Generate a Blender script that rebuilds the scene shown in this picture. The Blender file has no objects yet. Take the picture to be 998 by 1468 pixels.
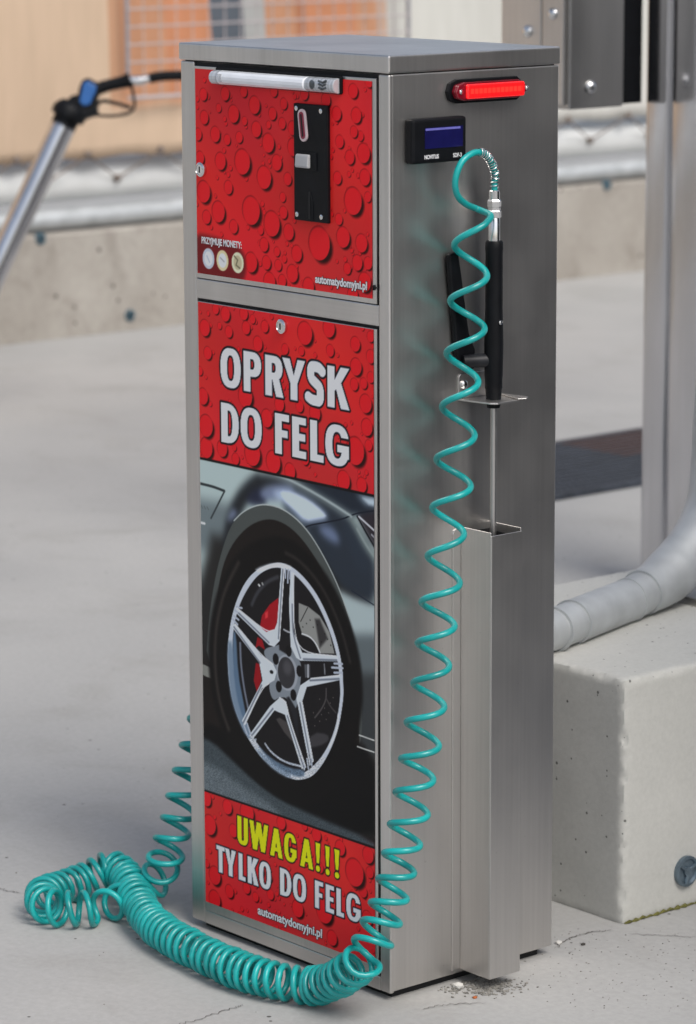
import bpy, bmesh, math, random
import numpy as np
from mathutils import Vector, Matrix

SC = bpy.context.scene
COL = SC.collection
R = math.radians

# ------------------------------------------------------------------ camera
W, D, H = 0.3657, 0.2514, 1.06            # dispenser cabinet, metres
CAM = np.array([3.03211731, -2.31866438, 1.26286409])
FW = np.array([-0.74854004, 0.63407325, -0.19400753])
RT = np.array([0.64697181, 0.76250272, -0.0041325])
UP = np.array([-0.14531096, 0.12861075, 0.98099134])
FPX = 4713.82                             # focal length in photo pixels (998 x 1468)
cd = bpy.data.cameras.new('camera'); co = bpy.data.objects.new('camera', cd); COL.objects.link(co)
co.matrix_world = Matrix(((RT[0], UP[0], -FW[0], CAM[0]), (RT[1], UP[1], -FW[1], CAM[1]), (RT[2], UP[2], -FW[2], CAM[2]), (0, 0, 0, 1)))
cd.sensor_fit = 'VERTICAL'; cd.sensor_height = 36; cd.sensor_width = 36
cd.lens = FPX / 1468 * 36
cd.clip_start = 0.05; cd.clip_end = 500
cd.dof.use_dof = True; cd.dof.focus_distance = 3.68; cd.dof.aperture_fstop = 8.5
SC.camera = co

# ------------------------------------------------------------------ sky, sun, exposure
SUN_EL, SUN_AZ = 50.0, 98.0               # azimuth counted from +Y towards +X
wd = bpy.data.worlds.new('World'); SC.world = wd; wd.use_nodes = True
nt = wd.node_tree; nt.nodes.clear()
sky = nt.nodes.new('ShaderNodeTexSky'); sky.sky_type = 'NISHITA'; sky.sun_disc = False
sky.sun_elevation = R(SUN_EL); sky.sun_rotation = R(SUN_AZ)
sky.air_density = 1.0; sky.dust_density = 3.0; sky.ozone_density = 1.0
hs = nt.nodes.new('ShaderNodeHueSaturation'); hs.inputs['Saturation'].default_value = 0.66
bg = nt.nodes.new('ShaderNodeBackground'); bg.inputs['Strength'].default_value = 0.122
wo = nt.nodes.new('ShaderNodeOutputWorld')
nt.links.new(sky.outputs[0], hs.inputs['Color']); nt.links.new(hs.outputs[0], bg.inputs[0]); nt.links.new(bg.outputs[0], wo.inputs[0])
sl = bpy.data.lights.new('sun', 'SUN'); so = bpy.data.objects.new('sun', sl); COL.objects.link(so)
sl.energy = 1.7; sl.angle = R(28); sl.color = (1.0, 0.97, 0.92)
sdir = Vector((math.sin(R(SUN_AZ)) * math.cos(R(SUN_EL)), math.cos(R(SUN_AZ)) * math.cos(R(SUN_EL)), math.sin(R(SUN_EL))))
so.rotation_euler = sdir.to_track_quat('Z', 'Y').to_euler(); so.location = (6, 3, 8)
vs = SC.view_settings; vs.view_transform = 'Standard'; vs.look = 'None'; vs.gamma = 1.0; vs.exposure = 0.31
vs.use_curve_mapping = False
SC.cycles.use_denoising = True

# ------------------------------------------------------------------ pixel -> point helpers
def ray(px, py): return FW + RT * (px - 499) / FPX - UP * (py - 734) / FPX
def on_plane(px, py, axis, val):
    d = ray(px, py); return CAM + d * ((val - CAM[axis]) / d[axis])
def at_depth(px, py, dist): return CAM + ray(px, py) * dist

# ------------------------------------------------------------------ materials
def srgb(c): 
    c = np.asarray(c, float) / 255.0
    return np.where(c <= 0.04045, c / 12.92, ((c + 0.055) / 1.055) ** 2.4)
def new_mat(name):
    m = bpy.data.materials.new(name); m.use_nodes = True
    return m, m.node_tree, m.node_tree.nodes['Principled BSDF']
def mat(name, col, rough=0.5, metal=0.0, var=0.12, scale=30.0, bump=0.0, stretch=(1, 1, 1), rvar=0.0, emis=None, coat=0.0, spec=None, trans=0.0, col2=None):
    """one procedural material: base colour varied by noise, optional bump and roughness noise"""
    m, t, b = new_mat(name)
    b.inputs['Metallic'].default_value = metal; b.inputs['Roughness'].default_value = rough
    tc = t.nodes.new('ShaderNodeTexCoord'); mp = t.nodes.new('ShaderNodeMapping'); mp.inputs['Scale'].default_value = stretch
    t.links.new(tc.outputs['Object'], mp.inputs[0])
    n = t.nodes.new('ShaderNodeTexNoise'); n.inputs['Scale'].default_value = scale; n.inputs['Detail'].default_value = 6
    t.links.new(mp.outputs[0], n.inputs['Vector'])
    r = t.nodes.new('ShaderNodeValToRGB'); r.color_ramp.elements[0].position = 0.3; r.color_ramp.elements[1].position = 0.7
    a = [max(0, c * (1 - var)) for c in col]; z = [min(1, c * (1 + var)) for c in (col2 or col)]
    r.color_ramp.elements[0].color = (*a, 1); r.color_ramp.elements[1].color = (*z, 1)
    t.links.new(n.outputs[0], r.inputs[0]); t.links.new(r.outputs[0], b.inputs['Base Color'])
    if rvar:
        mr = t.nodes.new('ShaderNodeMapRange'); mr.inputs[3].default_value = rough - rvar; mr.inputs[4].default_value = rough + rvar
        t.links.new(n.outputs[0], mr.inputs[0]); t.links.new(mr.outputs[0], b.inputs['Roughness'])
    if bump:
        bp = t.nodes.new('ShaderNodeBump'); bp.inputs['Strength'].default_value = bump; bp.inputs['Distance'].default_value = 0.001
        t.links.new(n.outputs[0], bp.inputs['Height']); t.links.new(bp.outputs[0], b.inputs['Normal'])
    if emis:
        b.inputs['Emission Color'].default_value = (*emis[0], 1); b.inputs['Emission Strength'].default_value = emis[1]
    if coat: b.inputs['Coat Weight'].default_value = coat
    if spec is not None: b.inputs['Specular IOR Level'].default_value = spec
    if trans: b.inputs['Transmission Weight'].default_value = trans
    return m

def steel(name, col=(0.62, 0.60, 0.58), rough=0.36, grain=(260, 260, 3.0)):
    """brushed stainless sheet: fine grain along Z plus slow smears"""
    m, t, b = new_mat(name); b.inputs['Metallic'].default_value = 1.0
    tc = t.nodes.new('ShaderNodeTexCoord')
    def nz(sc, s, det):
        mp = t.nodes.new('ShaderNodeMapping'); mp.inputs['Scale'].default_value = sc; t.links.new(tc.outputs['Object'], mp.inputs[0])
        n = t.nodes.new('ShaderNodeTexNoise'); n.inputs['Scale'].default_value = s; n.inputs['Detail'].default_value = det
        t.links.new(mp.outputs[0], n.inputs['Vector']); return n
    g = nz(grain, 1.0, 5); c = nz((9, 9, 2.2), 1.0, 4); sp = nz((1, 1, 1), 14, 6)
    mx = t.nodes.new('ShaderNodeMath'); mx.operation = 'MULTIPLY_ADD'; mx.inputs[1].default_value = 0.28
    t.links.new(g.outputs[0], mx.inputs[0]); t.links.new(c.outputs[0], mx.inputs[2])
    r = t.nodes.new('ShaderNodeValToRGB'); r.color_ramp.elements[0].position = 0.4; r.color_ramp.elements[1].position = 0.9
    r.color_ramp.elements[0].color = (*[k * 0.84 for k in col], 1); r.color_ramp.elements[1].color = (*[min(1, k * 1.14) for k in col], 1)
    t.links.new(mx.outputs[0], r.inputs[0])
    # dried water runs and specks: thin vertical marks that dull the sheet
    dr_ = nz((55, 55, 1.6), 1.0, 3); sk = nz((1, 1, 1), 190, 2)
    m1 = t.nodes.new('ShaderNodeMapRange'); m1.inputs[1].default_value = 0.60; m1.inputs[2].default_value = 0.72; m1.inputs[4].default_value = 0.16; t.links.new(dr_.outputs[0], m1.inputs[0])
    m2 = t.nodes.new('ShaderNodeMapRange'); m2.inputs[1].default_value = 0.72; m2.inputs[2].default_value = 0.78; m2.inputs[4].default_value = 0.25; t.links.new(sk.outputs[0], m2.inputs[0])
    ms = t.nodes.new('ShaderNodeMath'); ms.operation = 'ADD'; t.links.new(m1.outputs[0], ms.inputs[0]); t.links.new(m2.outputs[0], ms.inputs[1])
    cm = t.nodes.new('ShaderNodeMix'); cm.data_type = 'RGBA'; cm.inputs[7].default_value = (0.36, 0.345, 0.32, 1); t.links.new(ms.outputs[0], cm.inputs[0]); t.links.new(r.outputs[0], cm.inputs[6]); t.links.new(cm.outputs[2], b.inputs['Base Color'])
    mr = t.nodes.new('ShaderNodeMapRange'); mr.inputs[1].default_value = 0.2; mr.inputs[2].default_value = 0.8
    mr.inputs[3].default_value = rough - 0.02; mr.inputs[4].default_value = rough + 0.05
    t.links.new(sp.outputs[0], mr.inputs[0]); t.links.new(mr.outputs[0], b.inputs['Roughness'])
    bp = t.nodes.new('ShaderNodeBump'); bp.inputs['Strength'].default_value = 0.18; bp.inputs['Distance'].default_value = 0.0004
    t.links.new(g.outputs[0], bp.inputs['Height']); t.links.new(bp.outputs[0], b.inputs['Normal'])
    return m

def concrete(name, c1, c2, stain, *a_, amp=(0.80, 1.14), **k_):
    return _concrete(name, c1, c2, stain, *a_, amp=amp, **k_)
def _concrete(name, c1, c2, stain, big=0.8, fine=60.0, pores=0.0, bump=0.35, stain_amt=0.5, pore_scale=55.0, rough=0.85, amp=(0.8, 1.14)):
    m, t, b = new_mat(name); b.inputs['Roughness'].default_value = rough; b.inputs['Specular IOR Level'].default_value = 0.3
    tc = t.nodes.new('ShaderNodeTexCoord')
    def nz(s, det, ro=0.55, dist=0.0):
        n = t.nodes.new('ShaderNodeTexNoise'); n.inputs['Scale'].default_value = s; n.inputs['Detail'].default_value = det
        n.inputs['Roughness'].default_value = ro; n.inputs['Distortion'].default_value = dist
        t.links.new(tc.outputs['Object'], n.inputs['Vector']); return n
    def ramp(src, p0, p1, k0, k1):
        r = t.nodes.new('ShaderNodeValToRGB'); r.color_ramp.elements[0].position = p0; r.color_ramp.elements[1].position = p1
        r.color_ramp.elements[0].color = (*k0, 1); r.color_ramp.elements[1].color = (*k1, 1); t.links.new(src, r.inputs[0]); return r
    def mix(f, a, c, mode='MIX'):
        x = t.nodes.new('ShaderNodeMix'); x.data_type = 'RGBA'; x.blend_type = mode
        if isinstance(f, float): x.inputs[0].default_value = f
        else: t.links.new(f, x.inputs[0])
        t.links.new(a, x.inputs[6])
        if isinstance(c, tuple): x.inputs[7].default_value = (*c, 1)
        else: t.links.new(c, x.inputs[7])
        return x.outputs[2]
    n1 = nz(big, 8, 0.6, 0.4); n2 = nz(fine, 6, 0.7); n3 = nz(big * 3.3, 7, 0.65, 0.8)
    base = ramp(n1.outputs[0], 0.32, 0.68, c1, c2).outputs[0]
    st = ramp(n3.outputs[0], 0.52, 0.75, (0, 0, 0), (stain_amt,) * 3)
    base = mix(st.outputs[0], base, stain)
    gr = ramp(n2.outputs[0], 0.3, 0.7, (amp[0],) * 3, (amp[1],) * 3)
    base = mix(0.9, base, gr.outputs[0], 'MULTIPLY')
    h = n2.outputs[0]
    if pores:
        v = t.nodes.new('ShaderNodeTexVoronoi'); v.inputs['Scale'].default_value = pore_scale; v.inputs['Randomness'].default_value = 1.0
        t.links.new(tc.outputs['Object'], v.inputs['Vector'])
        vc = t.nodes.new('ShaderNodeSeparateColor'); t.links.new(v.outputs['Color'], vc.inputs[0])
        # only some cells carry a pore, of varying size
        rad = t.nodes.new('ShaderNodeMapRange'); rad.inputs[1].default_value = 1.0 - pores; rad.inputs[2].default_value = 1.0
        rad.inputs[3].default_value = 0.0; rad.inputs[4].default_value = 0.26; t.links.new(vc.outputs[0], rad.inputs[0])
        lt = t.nodes.new('ShaderNodeMath'); lt.operation = 'SUBTRACT'; t.links.new(rad.outputs[0], lt.inputs[0]); t.links.new(v.outputs['Distance'], lt.inputs[1])
        sm = t.nodes.new('ShaderNodeMapRange'); sm.inputs[1].default_value = 0.0; sm.inputs[2].default_value = 0.07; t.links.new(lt.outputs[0], sm.inputs[0])
        base = mix(sm.outputs[0], base, tuple(k * 0.35 for k in stain))
        sb = t.nodes.new('ShaderNodeMath'); sb.operation = 'SUBTRACT'; t.links.new(n2.outputs[0], sb.inputs[0]); t.links.new(sm.outputs[0], sb.inputs[1]); h = sb.outputs[0]
    t.links.new(base, b.inputs['Base Color'])
    bp = t.nodes.new('ShaderNodeBump'); bp.inputs['Strength'].default_value = bump; bp.inputs['Distance'].default_value = 0.003
    t.links.new(h, bp.inputs['Height']); t.links.new(bp.outputs[0], b.inputs['Normal'])
    return m

def print_mat(name, rough=0.28):
    """printed vinyl: the artwork is a colour attribute of the panel mesh, under a clear gloss"""
    m, t, b = new_mat(name); a = t.nodes.new('ShaderNodeVertexColor'); a.layer_name = 'print'
    tc = t.nodes.new('ShaderNodeTexCoord'); n = t.nodes.new('ShaderNodeTexNoise'); n.inputs['Scale'].default_value = 9; n.inputs['Detail'].default_value = 7
    t.links.new(tc.outputs['Object'], n.inputs['Vector'])
    mr = t.nodes.new('ShaderNodeMapRange'); mr.inputs[3].default_value = rough - 0.06; mr.inputs[4].default_value = rough + 0.16
    t.links.new(n.outputs[0], mr.inputs[0]); t.links.new(mr.outputs[0], b.inputs['Roughness'])
    t.links.new(a.outputs[0], b.inputs['Base Color']); b.inputs['Specular IOR Level'].default_value = 0.14
    return m

# ------------------------------------------------------------------ mesh helpers
class MB:
    def __init__(s): s.v = []; s.f = []; s.sm = []
    def add(s, v, f, smooth=False):
        o = len(s.v); s.v += [tuple(map(float, q)) for q in v]; s.f += [tuple(i + o for i in q) for q in f]; s.sm += [smooth] * len(f); return s
    def box(s, x0, x1, y0, y1, z0, z1):
        v = [(x0, y0, z0), (x1, y0, z0), (x1, y1, z0), (x0, y1, z0), (x0, y0, z1), (x1, y0, z1), (x1, y1, z1), (x0, y1, z1)]
        return s.add(v, [(0, 3, 2, 1), (4, 5, 6, 7), (0, 1, 5, 4), (1, 2, 6, 5), (2, 3, 7, 6), (3, 0, 4, 7)])
    def prism(s, poly, axis, a, b):
        """closed 2D outline extruded along an axis; outline coordinates are the other two axes in order"""
        def P(q, t):
            q = list(q); q.insert(axis, t); return q
        n = len(poly); v = [P(q, a) for q in poly] + [P(q, b) for q in poly]
        f = [tuple(range(n)), tuple(range(2 * n - 1, n - 1, -1))] + [(i, n + i, n + (i + 1) % n, (i + 1) % n) for i in range(n)]
        return s.add(v, f)
    def tube(s, pts, rad, n=12, cap=True, smooth=True):
        pts = [Vector(q) for q in pts]; m = len(pts)
        rads = rad if hasattr(rad, '__len__') else [rad] * m
        T = [(pts[min(i + 1, m - 1)] - pts[max(i - 1, 0)]).normalized() for i in range(m)]
        a = Vector((0, 0, 1)) if abs(T[0].z) < 0.9 else Vector((1, 0, 0)); u = (a - T[0] * a.dot(T[0])).normalized(); v = []
        for i in range(m):
            u = (u - T[i] * u.dot(T[i])).normalized(); w = T[i].cross(u)
            for k in range(n):
                t = 2 * math.pi * k / n; v.append(pts[i] + (u * math.cos(t) + w * math.sin(t)) * rads[i])
        f = [(i * n + k, i * n + (k + 1) % n, (i + 1) * n + (k + 1) % n, (i + 1) * n + k) for i in range(m - 1) for k in range(n)]
        s.add(v, f, smooth)
        if cap:
            o = len(s.v) - len(v); s.f += [tuple(o + k for k in range(n - 1, -1, -1)), tuple(o + (m - 1) * n + k for k in range(n))]; s.sm += [False, False]
        return s
    def lathe(s, prof, origin, axis, n=24, smooth=True):
        """profile of (radius, distance along axis)"""
        ax = Vector(axis).normalized(); a = Vector((0, 0, 1)) if abs(ax.z) < 0.9 else Vector((1, 0, 0)); u = (a - ax * a.dot(ax)).normalized(); w = ax.cross(u); O = Vector(origin)
        v = [O + ax * h + (u * math.cos(2 * math.pi * k / n) + w * math.sin(2 * math.pi * k / n)) * r for r, h in prof for k in range(n)]
        f = [(i * n + k, i * n + (k + 1) % n, (i + 1) * n + (k + 1) % n, (i + 1) * n + k) for i in range(len(prof) - 1) for k in range(n)]
        f += [tuple(range(n - 1, -1, -1)), tuple((len(prof) - 1) * n + k for k in range(n))]
        return s.add(v, f, smooth)
    def build(s, name, m, parent=None, bevel=0.0, seg=2, loc=None):
        me = bpy.data.meshes.new(name); me.from_pydata(s.v, [], s.f); me.polygons.foreach_set('use_smooth', s.sm)
        bm = bmesh.new(); bm.from_mesh(me)
        if bevel:
            es = [e for e in bm.edges if len(e.link_faces) == 2 and e.calc_face_angle(0) > 0.5]
            bmesh.ops.bevel(bm, geom=es, offset=bevel, segments=seg, profile=0.5, affect='EDGES', clamp_overlap=True)
        bmesh.ops.recalc_face_normals(bm, faces=bm.faces); bm.to_mesh(me); bm.free()
        if any(s.sm): me.set_sharp_from_angle(angle=R(40))
        me.materials.append(m); return link(name, me, parent)
def link(name, me, parent=None):
    o = bpy.data.objects.new(name, me); COL.objects.link(o)
    if parent is not None: o.parent = parent; o.matrix_parent_inverse = parent.matrix_world.inverted()
    return o
def tag(o, label=None, cat=None, group=None, kind=None):
    if label: o['label'] = label
    if cat: o['category'] = cat
    if group: o['group'] = group
    if kind: o['kind'] = kind
    return o
def empty(name, loc, label, cat, group=None):
    o = bpy.data.objects.new(name, None); COL.objects.link(o); o.location = loc; o.empty_display_size = 0.1
    bpy.context.view_layer.update(); return tag(o, label, cat, group)
def catmull(P, n):
    P = [np.asarray(q, float) for q in P]; P = [2 * P[0] - P[1]] + P + [2 * P[-1] - P[-2]]; out = []
    for i in range(1, len(P) - 2):
        a, b, c, d = P[i - 1:i + 3]
        for k in range(n):
            t = k / n; out.append(0.5 * (2 * b + (c - a) * t + (2 * a - 5 * b + 4 * c - d) * t * t + (3 * b - a - 3 * c + d) * t ** 3))
    out.append(P[-2]); return out
def text_mesh(name, s, size, m, parent, M, bold=0.0, xs=1.0, spacing=1.0):
    """lettering as a flat mesh; M places the text plane (its x right, y up)"""
    c = bpy.data.curves.new(name, 'FONT'); c.body = s; c.size = size; c.offset = bold; c.space_character = spacing; c.extrude = 0.0001; c.fill_mode = 'FRONT'
    t = bpy.data.objects.new(name, c); COL.objects.link(t); dg = bpy.context.evaluated_depsgraph_get()
    me = bpy.data.meshes.new_from_object(t.evaluated_get(dg)); bpy.data.objects.remove(t); bpy.data.curves.remove(c)
    w = max(v.co.x for v in me.vertices) - min(v.co.x for v in me.vertices); x0 = min(v.co.x for v in me.vertices)
    for v in me.vertices: v.co.x = (v.co.x - x0) * (xs / w if xs else 1)      # xs = wanted width
    me.transform(M); me.materials.clear(); me.materials.append(m); return link(name, me, parent)

CAR_PICTURE = [
('f',(168,182,180),1,[(20.9,579.5),(348.8,582.4),(347.5,213),(12,162.8)]),
('f',(112,122,124),22,[(19.8,529.2),(103.9,532.7),(103,480),(18.5,466.7)]),
('f',(44,43,42),24,[(18.9,487.6),(144.3,495.2),(348.6,524.2),(347.4,195.8),(11.9,159.7)]),
('s',(40,43,47),(20,12),[(79.9,482.2),(87.4,512.7),(104,539.9),(131.8,562.8),(159,573.8),(190.2,573.9),(229.6,561),(272.6,543.3)]),
('f',(48,55,64),10,[(176.8,572),(212.1,568.4),(264.2,556.1),(306.7,545.6),(340.2,517.3),(344.2,456.4),(306.2,461.3),(280.7,468.3),(246.4,502.5),(211.7,528.5),(180.9,541.1)]),
('f',(44,48,66),4,[(116.9,546.2),(131.7,557),(154.3,561.6),(154,541.4),(131.4,536.7),(115.4,538.7)]),
('f',(125,135,158),4,[(79.5,509.8),(82.9,518.4),(90.5,527.7),(100.1,525),(89.2,514)]),
('f',(118,128,150),4,[(138.4,550.7),(144.7,558.3),(159.4,565),(180.1,569.3),(202.5,569.2),(202.4,556),(179.8,550.1),(150.8,545.9)]),
('f',(172,186,206),5,[(161.4,555.5),(176.7,562.8),(198.9,564.3),(229.5,559),(255.5,548.7),(264,542),(246.7,536.6),(220.5,529.3),(200.8,540.6),(176.5,551.3)]),
('f',(110,122,146),10,[(241.3,528.2),(263.3,534.8),(279.1,526.8),(283,514.4),(261.2,516.2)]),
('f',(50,58,68),12,[(283.1,537.8),(298.9,545.4),(326.1,518.6),(333.7,488.8),(314.2,488.2),(294.8,516.3)]),
('f',(40,47,57),2.5,[(199.4,581.9),(341.8,580),(341.7,559.5),(302.9,551.4),(271.4,559.5),(235.6,569.9)]),
('f',(165,180,190),7,[(312.7,575.8),(343.7,576.4),(343.6,567.5),(326.3,567.5)]),
('s',(128,138,138),(7,5),[(141,576.2),(168,577.9),(194.6,575.1),(234,567.3),(272.8,558),(302.5,549.2)]),
('s',(122,132,130),(9,7),[(302.8,546),(314.5,534.8),(326.1,521.1),(343.4,508.4)]),
('f',(52,46,52),1.2,[(312.6,552.4),(342.7,562.2),(342.5,519.9),(326.1,536.6)]),
('s',(20,22,28),(2.5,1.2),[(312.6,551.3),(326.1,536.6),(342.5,520.5)]),
('s',(185,186,190),(2.2,1),[(315.5,551.5),(330,544.9),(342.6,539.1)]),
('s',(150,150,155),(2,1),[(336.8,534.4),(342.5,531.4)]),
('s',(28,33,44),(1.7,0.9),[(212.9,515.4),(221.1,526.5),(255.3,535.6),(287.1,544.3),(302.9,551.2),(314.6,555.5),(342.7,562.2)]),
('f',(162,174,174),3,[(275.5,463.2),(306.2,457.9),(348.3,454.4),(348.1,398.1),(301.6,389.6)]),
('f',(98,106,108),16,[(297.4,414.4),(348.2,423.5),(348,355.7),(314.1,349.2)]),
('f',(62,65,66),16,[(305.7,370.4),(348.1,378.4),(347.7,281.8),(313.7,274.7)]),
('s',(35,42,55),(1.6,1),[(302.3,465.4),(321.9,460.3),(342.2,455)]),
('f',(40,36,35),3,[(15.8,340.3),(63.5,352),(305.6,347.6),(317.2,292.7),(347.7,273.2),(347.4,184.2),(11.9,156.7)]),
('f',(78,82,80),1.6,[(34.6,325.6),(41.5,386.9),(55.8,442.9),(73,484.1),(87.3,508.3),(106.1,524.8),(131.4,536.7),(154,541.7),(185.3,540.3),(220.5,526.4),(250.7,500.9),(280.6,465.5),(301.8,426.6),(316.4,378.1),(320.4,336.2),(318.1,290),(305.2,287.3),(262.4,339.3),(127.9,313.4)]),
('s',(168,174,172),(1.5,1.2),[(92.1,513.4),(108.4,526.3),(131.4,537),(154,542),(185.3,540.6),(220.5,526.7),(250.7,501.2),(280.6,465.8),(299.7,430.4)]),
('f',(33,28,26),2,[(14.7,291.6),(48.2,340.2),(52.4,388.8),(65.3,447.4),(84.6,481.5),(112.6,507.2),(140.2,521.2),(167.3,526.7),(198.4,520.8),(229,502.6),(259.2,473.3),(284.7,434.9),(301.6,389.6),(311.1,348.7),(314.7,297.9),(317.8,235.3),(12.1,169)]),
('f',(18,17,18),14,[(80.1,229.1),(140.5,229.7),(217.2,213.5),(343.2,212.1),(343.5,286.6),(262,295.9),(217.2,219.4),(126.8,238.8)]),
('f',(16,15,16),10,[(14.1,261.1),(103.9,255),(217.2,219.4),(347.6,241.8),(347.4,178.5),(11.9,159.7)]),
('f',(70,78,82),9,[(13.7,241.3),(47.1,238.9),(80,225.5),(123.5,208.2),(172,196.2),(230.7,189.9),(337.2,184.2),(347.3,172.7),(11.9,156.7)]),
('f',(98,106,110),14,[(13,212.1),(56.1,208.9),(98.2,196.7),(171.8,182.8),(171.6,167.8),(11.9,159.7)]),
('s',(160,170,170),(2.8,3.4),[(168,578.8),(194.6,576.2),(234,568.2),(272.8,558.5),(302.5,549.8)]),
('s',(140,150,148),(2.8,4),[(312.5,537.1),(326.1,522.4),(343.4,508.4)]),
('f',(186,196,210),5,[(176.7,561.1),(198.9,562.6),(229.5,557.3),(253.3,547.8),(259.7,542.5),(242.4,538.2),(222.7,533),(203.9,542.2),(181,552)]),
('f',(176,188,196),6,[(322.4,573.4),(343.7,574.5),(343.6,567.5),(332.1,567.7)]),
('f',(128,128,122),1,[(27.1,330.9),(51.7,327.6),(51.5,315),(26.8,317.5)]),
('s',(182,182,178),(1.6,1),[(314.7,301.3),(343.6,300.3)]),
('s',(182,182,178),(1.6,1),[(311.2,287.4),(343.5,286.6)]),
('s',(52,58,60),(3.2,1.6),[(29.7,548.3),(53.2,548.1),(74.6,545.9)]),
('s',(60,66,68),(2.6,1.4),[(74.6,545.3),(62.1,528),(48.7,509.8)]),
('s',(90,98,98),(1.2,1),[(30.1,522.4),(32.9,519.3)]),
('s',(90,98,98),(1.2,1),[(35.8,522.4),(38.5,519.2)]),
('s',(90,98,98),(1.2,1),[(41.4,522.3),(44.2,519.2)]),
('s',(200,205,200),(3,1.4),[(29.7,501.6),(36.3,501.5)]),
('f',(20,18,18),9,[(163.7,506.4),(124.2,492.7),(91.8,471),(64.9,435.6),(47.8,396.5),(39.9,353.9),(42.3,310.4),(52.4,278.1),(67.6,254.3),(95.7,227),(123.8,209.8),(159.6,198.1),(198.9,193.5),(226.2,199.5),(253.2,212.6),(283.9,246.3),(308.5,288.9),(319.9,333),(321.1,351.7),(317.6,388),(301.9,426.5),(270.5,467.2),(240.5,490),(210.1,503.8),(187.1,507.6)]),
('s',(56,51,48),(5,7),[(99.6,464.6),(75,431.2),(59.3,394.5),(52.2,354.4),(54.4,313.5),(63.6,283),(77.5,260.4)]),
('s',(50,46,44),(4,6),[(299,383.1),(285.5,417.5),(258.4,453.9),(232.6,474.3),(206.6,486.5),(186.8,490)]),
('f',(182,187,194),1,[(169,476.5),(139.3,465.6),(115.1,448.3),(95,420),(82.3,388.7),(76.5,354.6),(78.4,319.8),(85.9,293.9),(97.1,274.6),(118,252.4),(138.9,238.1),(165.7,228.2),(195.2,223.8),(215.7,228.2),(236.2,238.3),(259.4,265.1),(278.2,299.3),(286.9,334.9),(287.8,350.1),(285.2,379.5),(273.3,411),(249.5,444.2),(226.8,462.9),(203.9,474.2),(186.5,477.4)]),
('f',(118,134,150),7,[(75.8,366.2),(87.2,368.2),(88.9,329.6),(100.5,292.8),(124.2,260.5),(112,256),(91.1,281.2),(79.4,308.3)]),
('f',(128,142,156),6,[(127,249.3),(156.9,238),(192.3,231.9),(192.2,223.7),(162.7,227.5),(135.9,239.5)]),
('f',(214,220,226),6,[(130.3,462.3),(166,475.6),(195.2,476.5),(195.2,472.4),(166,471.4),(136.2,459.4)]),
('f',(31,29,31),1.2,[(165.4,470.4),(142.2,460.4),(124.1,446),(102.6,419.3),(90.6,392.1),(86.6,368.1),(88.5,337.3),(95.2,303.5),(106.3,278.3),(127.1,256.2),(153.9,239.3),(186.4,231.6),(209.9,232.7),(233.3,247.3),(256.6,271.2),(273.9,302.2),(281.2,333.8),(282.2,349),(277.9,383.8),(262.1,416.5),(238.1,446.1),(212.5,463.4),(189.4,471.4)]),
('f',(92,112,132),4,[(87.4,379.9),(93.5,381),(96.6,331.1),(106.6,297.9),(112.4,279.5),(104.8,278),(93,303.1),(86.6,337)]),
('s',(112,117,128),(3.4,2),[(101.1,368.8),(101.9,343.7),(107.5,315.6),(115.6,290.9)]),
('f',(96,112,128),4,[(127.1,255.2),(156.9,240.9),(192.4,236.7),(218.8,240.9),(215.8,231.1),(192.3,229),(156.8,236)]),
('s',(168,174,184),(2.6,1.3),[(145.8,256.7),(157,248.5),(180.7,242),(213,243.4)]),
('s',(62,62,66),(5,4),[(123.7,419),(132.9,434),(150.9,450.4),(171.7,459.5)]),
('f',(152,22,34),1.5,[(172.8,435.4),(157.1,425.1),(142.3,409.2),(138.2,394.7),(150.1,390.5),(165.5,395.7),(173.4,414.2)]),
('f',(200,60,66),3,[(148,413.6),(153.4,416.5),(153.3,408.8),(147.9,406)]),
('f',(140,20,30),1.5,[(133.6,382.3),(129.5,368.1),(136.4,372.3),(147.4,369.1),(142.5,380.1)]),
('f',(140,20,30),1.5,[(130.1,350.9),(125.9,328.8),(131.7,315.4),(140.3,331.5),(137,350.2)]),
('f',(138,138,134),1.5,[(209.3,435.5),(226.5,433.8),(246.5,426.9),(263.4,411.1),(272.3,387.5),(246.1,383.2),(234.8,397),(214.7,400.6),(209,412.8)]),
('f',(60,58,58),5,[(237.9,421.6),(246.5,423.1),(260.5,403.1),(246.2,389.3)]),
('s',(30,28,28),(1.2,0.8),[(225.1,432.6),(212.5,414.4)]),
('s',(200,202,204),(1.8,1),[(214.7,400.2),(229.1,399.8),(240.5,392.9),(246.7,384.1)]),
('s',(25,24,24),(1.4,0.9),[(222.9,413.9),(223.2,413.6)]),
('s',(25,24,24),(1.4,0.9),[(229.3,419.2),(229.6,418.9)]),
('s',(25,24,24),(1.4,0.9),[(216.2,408.8),(216.5,408.5)]),
('s',(25,24,24),(1.4,0.9),[(234.9,411.7),(235.2,411.4)]),
('s',(25,24,24),(1.4,0.9),[(242.1,415.8),(242.4,415.5)]),
('s',(25,24,24),(1.4,0.9),[(255.5,407.8),(255.7,407.5)]),
('s',(25,24,24),(1.4,0.9),[(260,402.1),(260.2,401.8)]),
('s',(25,24,24),(1.4,0.9),[(265.6,396.2),(265.9,395.8)]),
('s',(25,24,24),(1.4,0.9),[(249.1,397.3),(249.4,397)]),
('s',(105,98,96),(1.2,0.9),[(234,311.7),(234.3,311.4)]),
('s',(105,98,96),(1.2,0.9),[(245.4,303.7),(245.7,303.4)]),
('s',(105,98,96),(1.2,0.9),[(245.6,329.7),(245.9,329.4)]),
('s',(105,98,96),(1.2,0.9),[(269.1,336.1),(269.4,335.8)]),
('s',(105,98,96),(1.2,0.9),[(254.1,321),(254.4,320.6)]),
('s',(105,98,96),(1.2,0.9),[(261.2,316.7),(261.5,316.4)]),
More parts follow.
